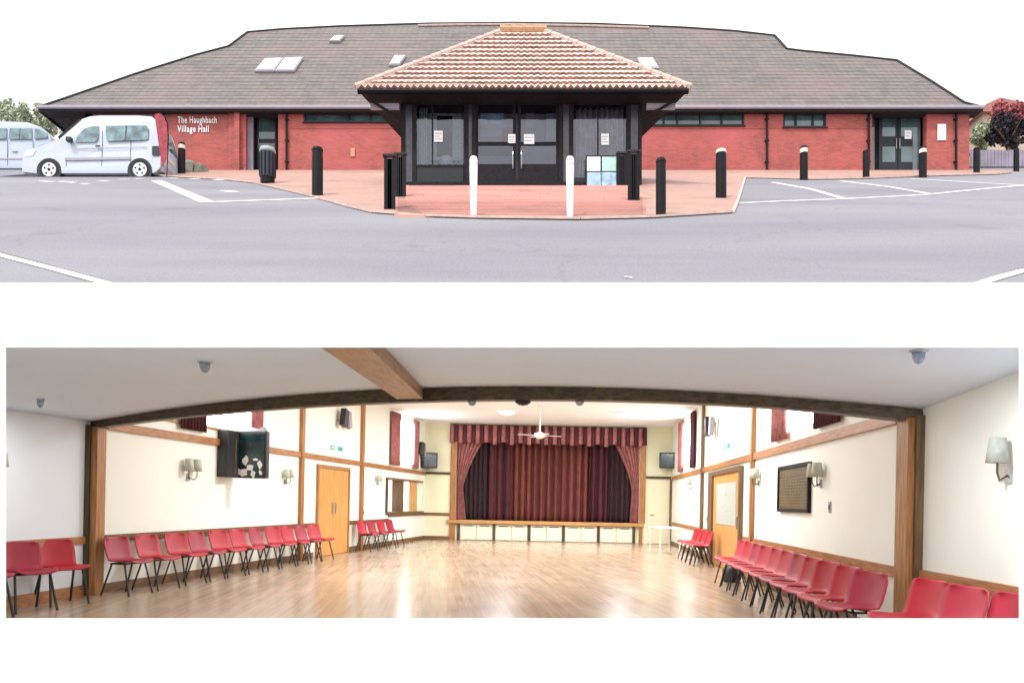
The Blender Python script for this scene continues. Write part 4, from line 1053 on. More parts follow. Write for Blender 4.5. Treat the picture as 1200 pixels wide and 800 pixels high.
# timber studs on the side walls
def stud(p, rot, label, m='oak', wdt=.13, z1=None, z0=0.):
    t = MB().box(-wdt/2, wdt/2, -.01, .075, z0, z1 or zceil(p.x, p.y)-.02).build('wall_post', m)
    t.location = (p.x, p.y, 0); t.rotation_euler = (0, 0, rot); return tag(t, label, 'post', 'timber posts on the hall walls', inside=True)
stud(Lpt(351), rotL, 'orange timber wall post left of the orange double door')
stud(Lpt(422), rotL, 'slim timber wall post right of the orange double door', wdt=.16)
stud(Rpt(883.5), rotR, 'timber wall post right of the glazed door', 'oak')
stud(Rpt(824), rotR, 'darker timber wall post left of the glazed door', 'post_brown', .16)
stud(Rpt(787), rotR, 'dark timber post in the far right corner beside the cream door', 'post_brown', .2, 2.25)

# header beam with posts (one frame)
hd = thing('timber_frame', 'dark timber frame of arched beam and two posts across the hall', 'timber frame', (0, 9, 0), inside=True, world=True)
hb = MB(); n_ = 40
for i in range(n_):
    s0, s1 = i/n_, (i+1)/n_
    def q(s):
        x = -5.72+9.72*s; y = Dhd(x); th = .085+.07*math.sin(math.pi*min(1, s*1.1+.05))+.03*s
        zt_ = arch_top(s)-.006; return x, y, zt_, th
    (xa, ya, za, ta), (xc, yc, zc3, tc3) = q(s0), q(s1)
    hb.hexa([(xa, ya-.1, za-ta), (xc, yc-.1, zc3-tc3), (xc, yc+.06, zc3-tc3), (xa, ya+.06, za-ta)], [(xa, ya-.1, za), (xc, yc-.1, zc3), (xc, yc+.06, zc3), (xa, ya+.06, za)])
hb.build('beam', 'beam_dark', hd)
def ub(u, D): return (u-600)/F*D
MB().box(ub(96.5, 10.2), ub(107.5, 10.2), 10.12, 10.34, 0, 2.25).build('post', 'post_dark', hd)
MB().box(ub(107.6, 10.2), ub(115, 10.2), 10.16, 10.38, 0, 2.23).build('post_lining', 'oak', hd)
MB().box(ub(1068, 7.4), ub(1083.5, 7.4), 7.32, 7.54, 0, 2.25).build('post', 'post_brown', hd)
MB().box(ub(1060, 7.4), ub(1067.9, 7.4), 7.36, 7.58, 0, 2.23).build('post_lining', 'oak', hd)
for u, r_ in ((551, .05), (610.5, .09), (677, .05)):       # small domes under the beam
    Dd = Dhd(ub(u, 8.8)); x = ub(u, Dd); s_ = (x+5.72)/9.72
    c = MB().lathe([(r_, 0), (r_*.95, -.02), (r_*.6, -.045), (r_*.1, -.055)], n=16).build('ceiling_detector', 'black_plastic' if r_ > .06 else 'metal', smooth=True)
    th = .085+.07*math.sin(math.pi*min(1, s_*1.1+.05))+.03*s_
    c.location = (x, Dd, arch_top(s_)-.006-th); tag(c, {551: 'small pale detector under the beam, left of the dark dome', 610.5: 'dark dome under the middle of the arched beam', 677: 'small pale detector under the beam, right of the dark dome'}[u], 'detector', inside=True)
bmr = MB()
bmr.hexa([(-1.33, 5.13, 2.372), (-.99, 5.13, 2.372), (-1.05, 8.84, 2.51), (-1.36, 8.92, 2.51)], [(-1.33, 5.13, 2.5), (-.99, 5.13, 2.5), (-1.05, 8.84, 2.67), (-1.36, 8.92, 2.67)])
tag(bmr.build('ceiling_beam', 'beam_brown'), 'brown timber ceiling beam running from the front to the arched beam', 'beam', inside=True)

# windows with curtains
def hall_window(P0, d, inward, hole, label, curtains):
    s0, s1, z0, z1 = hole; c = P0+d*s0; nrm = Vector((-d.y, d.x))*inward
    t = thing('hall_window', label, 'window', (c.x, c.y, z0), inside=True, world=True)
    def pt(s, off, z): q = P0+d*s+nrm*off; return (q.x, q.y, z)
    b = MB(); b.hexa([pt(s0, -.11, z0), pt(s1, -.11, z0), pt(s1, -.09, z0), pt(s0, -.09, z0)], [pt(s0, -.11, z1), pt(s1, -.11, z1), pt(s1, -.09, z1), pt(s0, -.09, z1)]); b.build('pane', 'window_light', t)
    f = MB()
    def bar(a, c2, za, zb2): f.hexa([pt(a, -.088, za), pt(c2, -.088, za), pt(c2, -.05, za), pt(a, -.05, za)], [pt(a, -.088, zb2), pt(c2, -.088, zb2), pt(c2, -.05, zb2), pt(a, -.05, zb2)])
    bar(s0, s0+.05, z0, z1); bar(s1-.05, s1, z0, z1); bar(s0+.05, s1-.05, z0, z0+.05); bar(s0+.05, s1-.05, z1-.05, z1); m_ = (s0+s1)/2; bar(m_-.025, m_+.025, z0+.05, z1-.05)
    f.build('frame', 'white_gloss', t)
    for (ca, cc, mm, zlow, lab) in curtains:
        cu = MB(); w_ = abs(cc-ca); nwv = max(2, int(w_/.09))
        def fn(u_, v_):
            s = ca+(cc-ca)*u_; return pt(s, .06+.03*math.sin(2*math.pi*nwv*u_), zlow+(z1+.1-zlow)*v_)
        cu.grid(fn, nwv*8, 4); k = cu.build('curtain', mm, smooth=True, solid=.008)
        tag(k, lab, 'curtain', 'curtains at the high hall windows', inside=True)
    return t
hall_window(A, tL, -1, wl1, 'near left high window partly hidden by the dark beam', [(wl1[0]-.15, wl1[0]+.6, 'curtain_dark', 2.4, 'short dark red curtain under the beam, upper left near the dark post'), (wl1[1]-.45, wl1[1]+.05, 'curtain_pink', 2.42, 'pink striped curtain directly above the black wall screen')])
hall_window(A, tL, -1, wl2, 'tall bright window high on the far left wall', [(wl2[0]-.35, wl2[0]+.55, 'curtain_pink', 2.38, 'red curtain at the left of the far left bright window'), (wl2[1]-.2, wl2[1]+.35, 'curtain_pink', 2.38, 'pink curtain at the right of the far left bright window')])
hall_window(Cc, tR, 1, wr1, 'near right high window partly hidden by the dark beam', [(wr1[0]-.25, wr1[0]+.75, 'curtain_dark', 2.4, 'dark curtain under the beam, upper right near the thick post'), (wr1[1]-.75, wr1[1]+.1, 'curtain_pink', 2.4, 'long pink striped curtain right of the timber post on the right wall')])
hall_window(Cc, tR, 1, wr2, 'tall bright window high on the far right wall', [(wr2[0]-.3, wr2[0]+.4, 'curtain_dark', 2.4, 'dark red curtain at the right of the far right bright window'), (wr2[1]-.5, wr2[1]+.35, 'curtain_pink', 2.4, 'pink curtain at the left of the far right bright window')])

# kitchen hatch in left wall
ht = thing('serving_hatch', 'wide serving hatch with bright kitchen behind, far end of the left wall', 'serving hatch', (A.x+tL.x*hatch[0], A.y+tL.y*hatch[0], hatch[2]), inside=True, world=True)
nL = Vector((tL.y, -tL.x))
def lp(s, off, z): q = A+tL*s+nL*off; return (q.x, q.y, z)
def lbox(b, s0, s1, o0, o1, z0, z1, mi=0): return b.hexa([lp(s0, o0, z0), lp(s1, o0, z0), lp(s1, o1, z0), lp(s0, o1, z0)], [lp(s0, o0, z1), lp(s1, o0, z1), lp(s1, o1, z1), lp(s0, o1, z1)], mi)
h0, h1 = hatch[0], hatch[1]
lbox(MB(), h0, h1, -.5, -.45, hatch[2], hatch[3]).build('kitchen_wall', 'hatch_light', ht)
b = MB(); lbox(b, h0-.12, h0+.02, -.4, .04, hatch[2], hatch[3]); b.build('frame', 'post_dark', ht)
b = MB(); lbox(b, h0-.1, h1+.05, -.44, .07, hatch[2]-.07, hatch[2]); b.build('counter', 'post_brown', ht)
b = MB(); lbox(b, h0-.1, h1+.05, -.44, .03, hatch[3], hatch[3]+.05); b.build('head_board', 'skirt', ht)
mid = h0+(h1-h0)*.4; b = MB(); lbox(b, mid-.1, mid+.1, -.3, .02, hatch[2], hatch[3]); b.build('mullion', 'post_brown', ht)
b = MB(); lbox(b, h0+(h1-h0)*.68, h0+(h1-h0)*.9, -.1, -.06, hatch[2], hatch[3]); b.build('shutter', 'door_oak', ht)
b = MB(); lbox(b, h1-.08, h1+.02, -.4, .03, hatch[2], hatch[3]); b.build('frame', 'panel_cream', ht)

# doors
def local_thing(name, label, cat, p, rot, z=0, group=None): return thing(name, label, cat, (p.x, p.y, z), rot, group, True)
pd = (dL0+dL1)/2; wdo = (dL1-dL0).length
dl = local_thing('double_door', 'orange wood double door in the left hall wall', 'door', pd, rotL)
MB().box(-wdo/2, -wdo/2+.08, -.02, .05, 0, 2.12).box(wdo/2-.08, wdo/2, -.02, .05, 0, 2.12).box(-wdo/2+.08, wdo/2-.08, -.02, .05, 2.04, 2.12).build('frame', 'oak', dl)
for s_ in (-1, 1):
    a, c = (-wdo/2+.085, -.004) if s_ < 0 else (.004, wdo/2-.085)
    d = MB().box(a, c, -.005, .03, .01, 2.035).build('door_leaf', 'door_oak', dl, bevel=.004)
    MB().box(s_*.1-.03, s_*.1+.03, .031, .045, .98, 1.25).build('push_plate', 'metal', d)
pr = (dR0+dR1)/2; wr_ = (dR1-dR0).length
dr = local_thing('glazed_door', 'orange wood door with tall glass panel in dark frame, right hall wall', 'door', pr, rotR)
MB().box(-wr_/2, -wr_/2+.12, -.02, .08, 0, 2.14).box(wr_/2-.55, wr_/2, -.02, .08, 0, 2.14).box(-wr_/2+.12, wr_/2-.55, -.02, .08, 2.05, 2.14).build('frame', 'post_brown', dr)
d = MB().box(-wr_/2+.125, wr_/2-.555, -.005, .035, .01, 2.045).build('door_leaf', 'door_oak', dr)
MB().box(-wr_/2+.5, wr_/2-1.0, .036, .045, .95, 1.85).build('pane', 'sconce_grey', d)
MB().lathe([(.05, 0), (.05, .012)], (-.2, .05, 1.65), 14, 'y').build('door_sign', 'paper', d)
MB().box(-wr_/2+.2, -wr_/2+.23, .036, .08, .9, 1.15).build('handle', 'metal', d)
cd = thing('cream_door', 'plain cream door right of the stage', 'door', ((771.5-600)/F*DB_, DB_, 0), 0, inside=True)
MB().box(-.37, .37, -.05, -.005, .01, 2.22).build('door_leaf', 'door_cream', cd, bevel=.005)
MB().tube([(-.27, -.05, 1.0), (-.27, -.1, 1.0), (-.17, -.1, 1.0)], .012, 6).build('handle', 'black_plastic', cd)

# stage
stg = thing('stage', 'raised stage with timber edge, cream lockers below and timber posts', 'stage', ((sxl+sxr)/2, DB_, 0), inside=True, world=True)
MB().box(sxl+.001, sxr-.001, DB_+.16, DB_+2.2, zsf-.08, zsf-.02).build('stage_floor', 'oak_x', stg)
MB().box(sxl-.3, sxr+.15, DB_-.12, DB_+.155, zsf-.08, zsf+.04).build('stage_edge', 'oak_x', stg, bevel=.01)
MB().box(sxl-.2, sxl-.005, DB_-.06, DB_, zsf+.05, zso-.05).box(sxl-.2, sxl-.005, DB_-.06, DB_, .0, zsf-.09).build('post', 'oak', stg)
MB().box(sxr+.005, sxr+.2, DB_-.06, DB_, zsf+.05, zso-.05).box(sxr+.005, sxr+.12, DB_-.06, DB_, 0, zsf-.09).build('post', 'oak', stg)
b = MB(); b.box(sxl, sxr, DB_+2.1, DB_+2.2, zsf-.1, 4.08).box(sxl-.1, sxl, DB_+.16, DB_+2.2, 0, 4.08).box(sxr, sxr+.1, DB_+.16, DB_+2.2, 0, 4.08).box(sxl-.1, sxr+.1, DB_+.16, DB_+2.2, 4.06, 4.1); b.build('backdrop', 'curtain_black', stg)
edges = [538, 579.5, 620.5, 661, 702, 743.5]
for u in edges: x = ub(u, DB_); MB().box(x-.04, x+.04, DB_-.03, DB_+.04, 0, zsf-.081).build('front_post', 'post_dark', stg)
for a, c in zip(edges, edges[1:]):
    xa, xc = ub(a, DB_)+.06, ub(c, DB_)-.06; xm = (xa+xc)/2
    for q0, q1 in ((xa, xm-.012), (xm+.012, xc)):
        l = MB().box(q0, q1, DB_+.0, DB_+.03, .03, zsf-.1).build('locker_door', 'panel_cream', stg, bevel=.006)
        MB().box((q0+q1)/2-.16, (q0+q1)/2+.16, DB_-.018, DB_-.001, zsf-.17, zsf-.145).build('handle', 'black_plastic', l, off=-root_loc(l))

def curtain(name, x0f, x1f, y, z0, z1, waves, amp, m, label, nv=10, group=None):
    b = MB()
    def fn(s, t):
        a, c = x0f(t), x1f(t); return (a+(c-a)*s, y+amp*math.sin(2*math.pi*waves*s+.5*math.sin(9*s))-.3*amp*math.sin(4*math.pi*waves*s+1), z0+(z1-z0)*t)
    b.grid(fn, int(waves*8), nv); o = b.build(name, m, smooth=True, solid=.01); return tag(o, label, 'curtain', group, inside=True)
X = lambda u: ub(u, DB_)
zc0 = zsf+.02
gs = 'stage curtains'
curtain('stage_curtain', lambda t: X(574), lambda t: X(638), DB_+.7, zc0, 3.6, 8, .12, 'curtain_red', 'left half of the red stage curtain', group=gs)
curtain('stage_curtain', lambda t: X(638), lambda t: X(716), DB_+.7, zc0, 3.6, 9, .12, 'curtain_red', 'right half of the red stage curtain', group=gs)
curtain('stage_curtain', lambda t: X(556), lambda t: X(598), DB_+.52, zc0, 3.6, 4, .11, 'curtain_dark', 'dark wine curtain leg at the left of the stage', group=gs)
curtain('stage_curtain', lambda t: X(692), lambda t: X(722), DB_+.52, zc0, 3.6, 4, .11, 'curtain_dark', 'dark wine curtain leg at the right of the stage', group=gs)
curtain('stage_curtain', lambda t: X(535), lambda t: X(569), DB_+.35, zc0, 3.6, 6, .06, 'curtain_black', 'black masking curtain at the left edge of the stage', group=gs)
curtain('stage_curtain', lambda t: X(714), lambda t: X(750), DB_+.35, zc0, 3.6, 6, .06, 'curtain_black', 'black masking curtain at the right edge of the stage', group=gs)
def sw(edge_in_top, tie, low): 
    def f(t):
        if t > .38: k = (t-.38)/.62; return X(tie+(edge_in_top-tie)*k**1.5)
        k = t/.38; return X(low+(tie-low)*k)
    return f
curtain('swag_curtain', lambda t: X(534), sw(566, 542, 546), DB_+.14, zc0, 3.5, 6, .05, 'curtain_pink', 'striped pink swag tied back at the left of the stage', 24, group=gs)
curtain('swag_curtain', sw(718, 741, 739), lambda t: X(749.5), DB_+.14, zc0, 3.5, 6, .05, 'curtain_pink', 'striped pink swag tied back at the right of the stage', 24, group=gs)
pel = thing('stage_pelmet', 'pleated striped pink and wine pelmet across the stage top', 'pelmet', (X(640), DB_-.1, 3.3), inside=True, world=True)
npl = 46
for j, mm in ((0, 'curtain_pink'), (1, 'curtain_dark')):
    b = MB()
    for i in range(npl):
        if i % 2 != j: continue
        xa, xc = X(526)+(X(756)-X(526))*i/npl, X(526)+(X(756)-X(526))*(i+1)/npl
        z0_ = iz(640, 521, DB_)+.04*math.sin(i*1.7)
        b.grid(lambda s, t, xa=xa, xc=xc, z0_=z0_: (xa+(xc-xa)*s, DB_-.09-.05*math.sin(math.pi*s)-.02*(1-t), z0_+(zso-.02-z0_)*t), 6, 3)
    b.build('pleat_panel', mm, pel, smooth=True, solid=.008)
MB().box(X(526), X(756), DB_-.07, DB_-.005, zso-.06, zso+.02).build('rail', 'post_dark', pel)

# wall lights
def sconce(p, rot, z, label, scale=1.0, m='sconce', n=2, first=[None]):
    scale *= .78
    t = local_thing('wall_light', label, 'wall light', p, rot, z, 'twin shaded wall lights')
    MB().box(-.035, .035, 0, .02, -.06, .06).build('plate', 'metal', t)
    for s_ in ((-1, 1) if n == 2 else (0,)):
        MB().tube([(0, .02, 0), (s_*.07, .08, -.04), (s_*.12, .1, .02), (s_*.12, .1, .1)], .009, 6).build('arm', 'post_dark', t)
        MB().lathe([(.085, .1), (.06, .3)], (s_*.12, .1, 0), 16).build('lamp_shade', m, t, smooth=True)
    t.scale = (scale,)*3
    return t
def sc_at(side, u, v, label, **k):
    p = (Lpt if side == 'L' else Rpt)(u); return sconce(p, rotL if side == 'L' else rotR, iz(u, v, p.y)-.15, label, **k)
sc_at('L', 219, 548, 'twin shaded wall light between the dark post and the black screen', scale=1.25)
sc_at('L', 333, 556, 'twin shaded wall light right of the black screen', scale=1.1)
sc_at('L', 441, 560, 'twin shaded wall light left of the serving hatch')
sc_at('R', 810, 565, 'twin shaded wall light on the right wall above the white table')
sc_at('R', 889, 556, 'twin shaded wall light left of the bronze board', scale=1.1)
sc_at('R', 962, 553, 'twin shaded wall light right of the bronze board', scale=1.15)
p = Vector((3.872, 5.98)); sconce(p, math.atan2(2.35, .09), iz(1185, 560, 5.98)+.02, 'large grey square shaded wall light beyond the thick right post', scale=1.25, m='sconce_grey', n=1)
p = Vector((-5.86, 8.6)); sconce(p, rotL, iz(8, 545, 8.8)-.1, 'wall light at the left edge beyond the dark post', m='sconce_grey')
for side, u, v, lab in (('R', 973, 594, 'small grey light switch under the right hand wall light'), ('L', 426, 600, 'small socket plate right of the orange door'), ('R', 829, 608, 'small switch plate beside the glazed door')):
    p = (Lpt if side == 'L' else Rpt)(u); t = local_thing('wall_switch', lab, 'switch', p, rotL if side == 'L' else rotR, iz(u, v, p.y))
    MB().box(-.045, .045, 0, .012, -.07, .07).build('plate', 'gutter', t); MB().box(-.012, .012, .013, .02, -.03, .03).build('rocker', 'black_plastic', t)

# spotlights on the side walls, exit signs
for side, u, v, lab in (('L', 397, 493, 'floodlight fixture high above the orange double door'), ('R', 838, 497, 'tilted floodlight fixture high above the glazed door'), ('L', 489, 528, 'small floodlight over the black loudspeaker, left corner'), ):
    p = (Lpt if side == 'L' else Rpt)(u); t = local_thing('floodlight', lab, 'floodlight', p, rotL if side == 'L' else rotR, iz(u, v, p.y), 'floodlights on the side walls')
    s_ = 1 if side == 'L' else -1
    hd_ = MB().box(-.28, -.08, .1, .2, -.22, .2).build('lamp_head', 'gutter', t, bevel=.01); hd_.rotation_euler = (0, s_*.25, 0)
    h2 = MB().box(.06, .3, .1, .24, -.2, .22).build('lamp_head', 'black_plastic', t, bevel=.01); h2.rotation_euler = (0, -s_*.25, 0)
    MB().tube([(-.2, .0, 0), (-.2, .09, 0)], .015, 6).tube([(.2, 0, 0), (.2, .09, 0)], .015, 6).build('bracket', 'metal', t)
for side, u, v, lab in (('L', 392, 525, 'green exit sign above the orange double door'), ('R', 851, 523, 'green exit sign above the glazed door')):
    p = (Lpt if side == 'L' else Rpt)(u); t = local_thing('exit_sign', lab, 'exit sign', p, rotL if side == 'L' else rotR, iz(u, v, p.y), 'green exit signs')
    MB().box(-.42, .42, 0, .02, -.07, .07).build('plate', 'paper', t)
    for q0, q1 in ((-.4, -.1), (.12, .38)): MB().box(q0, q1, .021, .026, -.05, .05).build('symbol_panel', 'green_sign', t)
    tx = MB().add([(.16, .028, 0), (.24, .028, .035), (.24, .028, .012), (.34, .028, .012), (.34, .028, -.012), (.24, .028, -.012), (.24, .028, -.035)], [(0, 1, 2, 3, 4, 5, 6)]); tx.build('arrow', 'paper', t)

# loudspeakers
for px0, u, v, lab in ((0, 502, 540, 'black loudspeaker on the shelf rail in the far left corner'), (1, 781, 539, 'black loudspeaker on the shelf rail in the far right corner')):
    x = ub(u, 26.1); t = thing('loudspeaker', lab, 'loudspeaker', (x, 26.1, iz(u, 549, 26.1)+.02), .25 if px0 == 0 else -.25, 'loudspeakers', True)
    MB().box(-.26, .26, -.2, .2, 0, .52).build('cabinet', 'black_plastic', t, bevel=.02)
    MB().box(-.21, .21, -.215, -.201, .05, .47).build('grille', 'screen', t)
    MB().box(-.02, .02, .0, .32, -.05, -.005).build('bracket', 'metal', t)

# black screen and panel on the left wall
Dt = 13.55; tv = thing('wall_screen', 'black framed wall screen with teal and white reflections, left wall', 'screen', (ub(291, Dt), Dt, iz(291, 560, Dt)), math.radians(-6), inside=True)
wt, htv = 42/F*Dt, 62/F*Dt
MB().box(-wt/2, wt/2, 0, .14, 0, htv-.1).build('case', 'black_plastic', tv, bevel=.02)
scn = MB().box(-wt/2+.06, wt/2-.04, -.012, -.001, .03, htv-.16).build('screen', 'screen', tv)
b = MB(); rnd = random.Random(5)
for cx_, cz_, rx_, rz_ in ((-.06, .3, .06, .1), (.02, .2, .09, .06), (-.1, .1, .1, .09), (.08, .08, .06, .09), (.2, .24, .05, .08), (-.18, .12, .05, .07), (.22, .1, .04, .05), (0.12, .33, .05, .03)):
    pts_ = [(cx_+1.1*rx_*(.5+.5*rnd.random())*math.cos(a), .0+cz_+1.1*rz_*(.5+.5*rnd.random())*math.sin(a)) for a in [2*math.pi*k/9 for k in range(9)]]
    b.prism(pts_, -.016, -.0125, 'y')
b.build('picture', 'paper', scn)  # white shapes painted on as reflections in the screen
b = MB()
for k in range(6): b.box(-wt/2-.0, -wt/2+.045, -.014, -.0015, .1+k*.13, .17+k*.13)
b.build('edge_light', 'paper', tv)  # row of white marks down the left edge
MB().prism([(-wt/2+.03, htv-.1), (wt/2-.02, htv-.1), (wt/2-.08, htv-.02), (wt/2-.16, htv-.06), (-wt/2+.14, htv-.0), (-wt/2+.05, htv-.03)], .02, .1).build('top_bracket', 'metal', tv)
MB().tube([(0, .14, .5), (-.2, .4, .5)], .03, 8).build('bracket', 'metal', tv)
pnl = local_thing('black_wall_panel', 'plain black panel on the wall behind the left of the screen', 'panel', Lpt(264), rotL, iz(264, 559, Lpt(264).y))
MB().box(-.26, .3, 0, .2, 0, 54/F*Lpt(264).y).build('case', 'black_plastic', pnl, bevel=.01)
MB().box(.02, .05, .201, .206, .05, 46/F*Lpt(264).y).build('piping', 'post_brown', pnl)

# bronze honours board
pb = Rpt(931); nb = local_thing('honours_board', 'dark framed bronze board with rows of lettering on the right wall', 'notice board', pb, rotR, iz(931, 596, pb.y))
wb = (Rpt(914)-Rpt(948)).length; hb_ = 48/F*pb.y
MB().box(-wb/2, wb/2, 0, .03, 0, hb_).build('panel', 'board', nb)
MB().box(-wb/2-.05, -wb/2, -.0, .05, -.05, hb_+.05).box(wb/2, wb/2+.05, 0, .05, -.05, hb_+.05).box(-wb/2, wb/2, 0, .05, -.05, 0).box(-wb/2, wb/2, 0, .05, hb_, hb_+.05).build('frame', 'dark_timber', nb)
b = MB(); rnd = random.Random(2)
for k in range(11):
    z_ = .05+k*(hb_-.12)/11; xx = -wb/2+.08
    while xx < wb/2-.15:
        l2 = rnd.uniform(.05, .16); b.box(xx, min(xx+l2, wb/2-.06), .031, .034, z_, z_+.014); xx += l2+.03
b.build('rows', 'gold', nb)
# small dark ornament on the near right wall
orn = thing('wall_ornament', 'small dark leaf shaped ornament low on the right edge wall', 'ornament', (3.868, 5.72, iz(1186, 683, 5.72)), math.atan2(2.35, .09), inside=True)
b = MB()
for k, (dx, dz, a) in enumerate(((-.03, 0, .3), (.02, .03, 1.2), (.05, -.01, 2.2), (-.005, .045, 1.7), (.01, -.02, .1))):
    b.prism([(dx+math.cos(a)*.05, dz+math.sin(a)*.05), (dx+math.cos(a+1.6)*.012, dz+math.sin(a+1.6)*.012), (dx-math.cos(a)*.04, dz-math.sin(a)*.04), (dx-math.cos(a+1.6)*.012, dz-math.sin(a+1.6)*.012)], .004, .012)
b.build('leaf', 'bin', orn)

# ceiling fittings
def zlow(x, y):
    t = min(1, max(0, (y-5.08)/(Dhd(x)-5.08))); best = min((abs(lfn(q/200, t)[0]-x), lfn(q/200, t)[2]) for q in range(201)); return best[1]
def down(u, v, zc4, r, label):
    for _ in range(12): D = (zc4-EYE)/(Hi(u)-v)*F; zc4 = zc4*.4+.6*(zlow(ub(u, D), D)-.012)
    D = (zc4-EYE)/(Hi(u)-v)*F; t = thing('ceiling_spotlight', label, 'spotlight', (ub(u, D), D, zc4), 0, 'spotlights on the low ceiling', True)
    MB().lathe([(r*1.2, .02), (r*1.25, -.012), (r*.95, -.02)], n=24).build('rim', 'metal', t, smooth=True)
    g_ = MB().lathe([(r*.9, -.02), (r*.85, -.06), (r*.5, -.09), (r*.1, -.1)], n=20).build('lens', 'chrome_blue', t, smooth=True)
    l = bpy.data.lights.new('spotlight_lamp', 'AREA'); l.shape = 'DISK'; l.size = .12; l.energy = 24 if r > .04 else 9; l.color = (.93, .97, 1)  # added fill under an unlit fitting, brightens the near room
    lo = bpy.data.objects.new('spotlight_lamp', l); COL.objects.link(lo); lo.location = (0, 0, -.115); lo.parent = t
    return t
down(237, 423, 2.44, .05, 'round glass spotlight on the low ceiling left of the brown beam')
down(45, 467, 2.33, .038, 'small spotlight on the low ceiling above the left wall')
down(1073, 410, 2.385, .05, 'round spotlight on the low ceiling at the upper right')
fan = thing('ceiling_fan', 'white ceiling fan on a long rod in front of the stage pelmet', 'ceiling fan', (ub(631, 21), 21, 4.05), .3, inside=True)
MB().lathe([(.09, 0), (.09, -.06), (.025, -.09), (.022, -.8)], n=14).build('rod', 'white_gloss', fan)
MB().lathe([(.06, -.78), (.14, -.82), (.15, -.9), (.06, -.96)], n=18).build('hub', 'white_gloss', fan, smooth=True)
for k in range(4):
    bl = MB().box(.12, .62, -.06, .06, -.875, -.865).build('blade', 'white_gloss', fan); bl.rotation_euler = (0, 0, k*math.pi/2)
bt = thing('strip_light', 'slim grey strip light on the bright hall ceiling', 'strip light', (ub(626, 19.5), 19.5, 4.03), 0, inside=True)
MB().box(-.6, .6, -.06, .06, -.07, 0).build('housing', 'gutter', bt); MB().box(-.56, .56, -.04, .04, -.09, -.071).build('tube', 'lamp_glow', bt)
def dome(x, y, lab):  # lamps added to light the hall, mostly out of view behind the beam
    t = thing('ceiling_lamp', lab, 'ceiling lamp', (x, y, zceil(x, y)-.02), 0, 'round lamps on the hall ceiling', True)
    MB().lathe([(.26, 0), (.26, -.05)], n=20).build('rim', 'white_gloss', t)
    MB().lathe([(.24, -.051), (.2, -.1), (.05, -.12)], n=20).build('diffuser', 'lamp_glow', t, smooth=True)
    l = bpy.data.lights.new('ceiling_lamp_light', 'AREA'); l.shape = 'DISK'; l.size = .6; l.energy = 140; l.color = (.93, .97, 1)
    lo = bpy.data.objects.new('ceiling_lamp_light', l); COL.objects.link(lo); lo.location = (0, 0, -.14); lo.parent = t
for i, (x, y) in enumerate(((-1.6, 13.5), (2.2, 13.5), (-.9, 18), (2.9, 18), (-.2, 22.5), (3.2, 22.5))):
    dome(x, y, ['round lamp on the hall ceiling, left side nearest the beam', 'round lamp on the hall ceiling, right side nearest the beam', 'round lamp on the left of the hall ceiling, middle row', 'round lamp on the right of the hall ceiling, middle row', 'round lamp on the left of the hall ceiling, nearest the stage', 'round lamp on the right of the hall ceiling, nearest the stage'][i])

# white folding table
tb_ = thing('white_table', 'small white folding table by the far right chairs', 'table', (ub(781, 21.6), 21.6, 0), math.radians(5), inside=True)
MB().box(-.35, .3, -.6, .6, .7, .73).build('table_top', 'table_white', tb_, bevel=.006)
for x in (-.3, .25):
    for y in (-.5, .5): MB().tube([(x, y, 0), (x, y, .7)], .018, 6).build('leg', 'table_white', tb_)

# ------------------------------------------------------------------ chairs
def make_chair(mname):
    t = thing('red_chair', 'red chair', 'chair', (0, 0, 0), inside=False)
    sh = MB()
    path = [(.235, .425), (.215, .448), (.15, .452), (.0, .438), (-.1, .44), (-.155, .47), (-.18, .53), (-.205, .62), (-.225, .7), (-.235, .755), (-.24, .77)]
    hwid = [.17, .2, .212, .215, .21, .205, .21, .215, .212, .195, .15]
    nb_ = 10
    for j, ((y, z), w_) in enumerate(zip(path, hwid)):
        for i in range(nb_+1):
            s_ = 2*i/nb_-1; e = abs(s_)**2.4
            up_ = .022*e if j < 5 else 0; fw_ = .045*e if j >= 5 else .0
            sh.v.append((w_*s_, y+fw_, z+up_))
    for j in range(len(path)-1):
        for i in range(nb_): sh.f.append((j*(nb_+1)+i, j*(nb_+1)+i+1, (j+1)*(nb_+1)+i+1, (j+1)*(nb_+1)+i)); sh.m.append(0)
    s = sh.build('seat_shell', mname, t, smooth=True, solid=.012)
    MB().tube([(-.17, .13, .425), (-.17, -.11, .42), (.17, -.11, .42), (.17, .13, .425), (-.17, .13, .425)], .011, 6).build('seat_frame', 'chair_leg', t)
    for sx in (-1, 1):
        MB().tube([(sx*.17, .1, .42), (sx*.2, .2, .0)], .0125, 6).build('leg', 'chair_leg', t)
        MB().tube([(sx*.17, -.09, .42), (sx*.2, -.22, .0)], .0125, 6).build('leg', 'chair_leg', t)
    return t
proto = [make_chair('red_plastic'), make_chair('red_plastic_dull')]
for c_ in proto: c_.scale = (1.12, 1.04, 1.0)
used = [False, False]
def chair(x, y, rot, label, group, kind=0):
    if not used[kind]:
        used[kind] = True; c = proto[kind]; c.location = (x, y, 0); c.rotation_euler = (0, 0, rot); c['label'] = label; c['group'] = group; INTERIOR.append(c); return c
    return dup(proto[kind], (x, y, 0), rot, label, group, True)
rj = random.Random(9)
ords = ['first', 'second', 'third', 'fourth', 'fifth', 'sixth', 'seventh', 'eighth', 'ninth', 'tenth', 'eleventh']
gl = 'red chairs along the left wall'
for i, u in enumerate((133, 168, 202, 227, 252, 275, 296, 316, 333, 349, 364)):
    p = Lpt(u, .13)+nL*.24
    lab = f'{ords[i]} red chair from the dark post in the row along the left wall' if i < 9 else ('red chair next to last before the orange double door' if i == 9 else 'red chair at the end of the row, touching the orange double door')
    chair(p.x, p.y, rotL+rj.uniform(-.11, .11)-.08, lab, gl, 0 if i % 3 else 1)
gl2 = 'red chairs at the left edge'
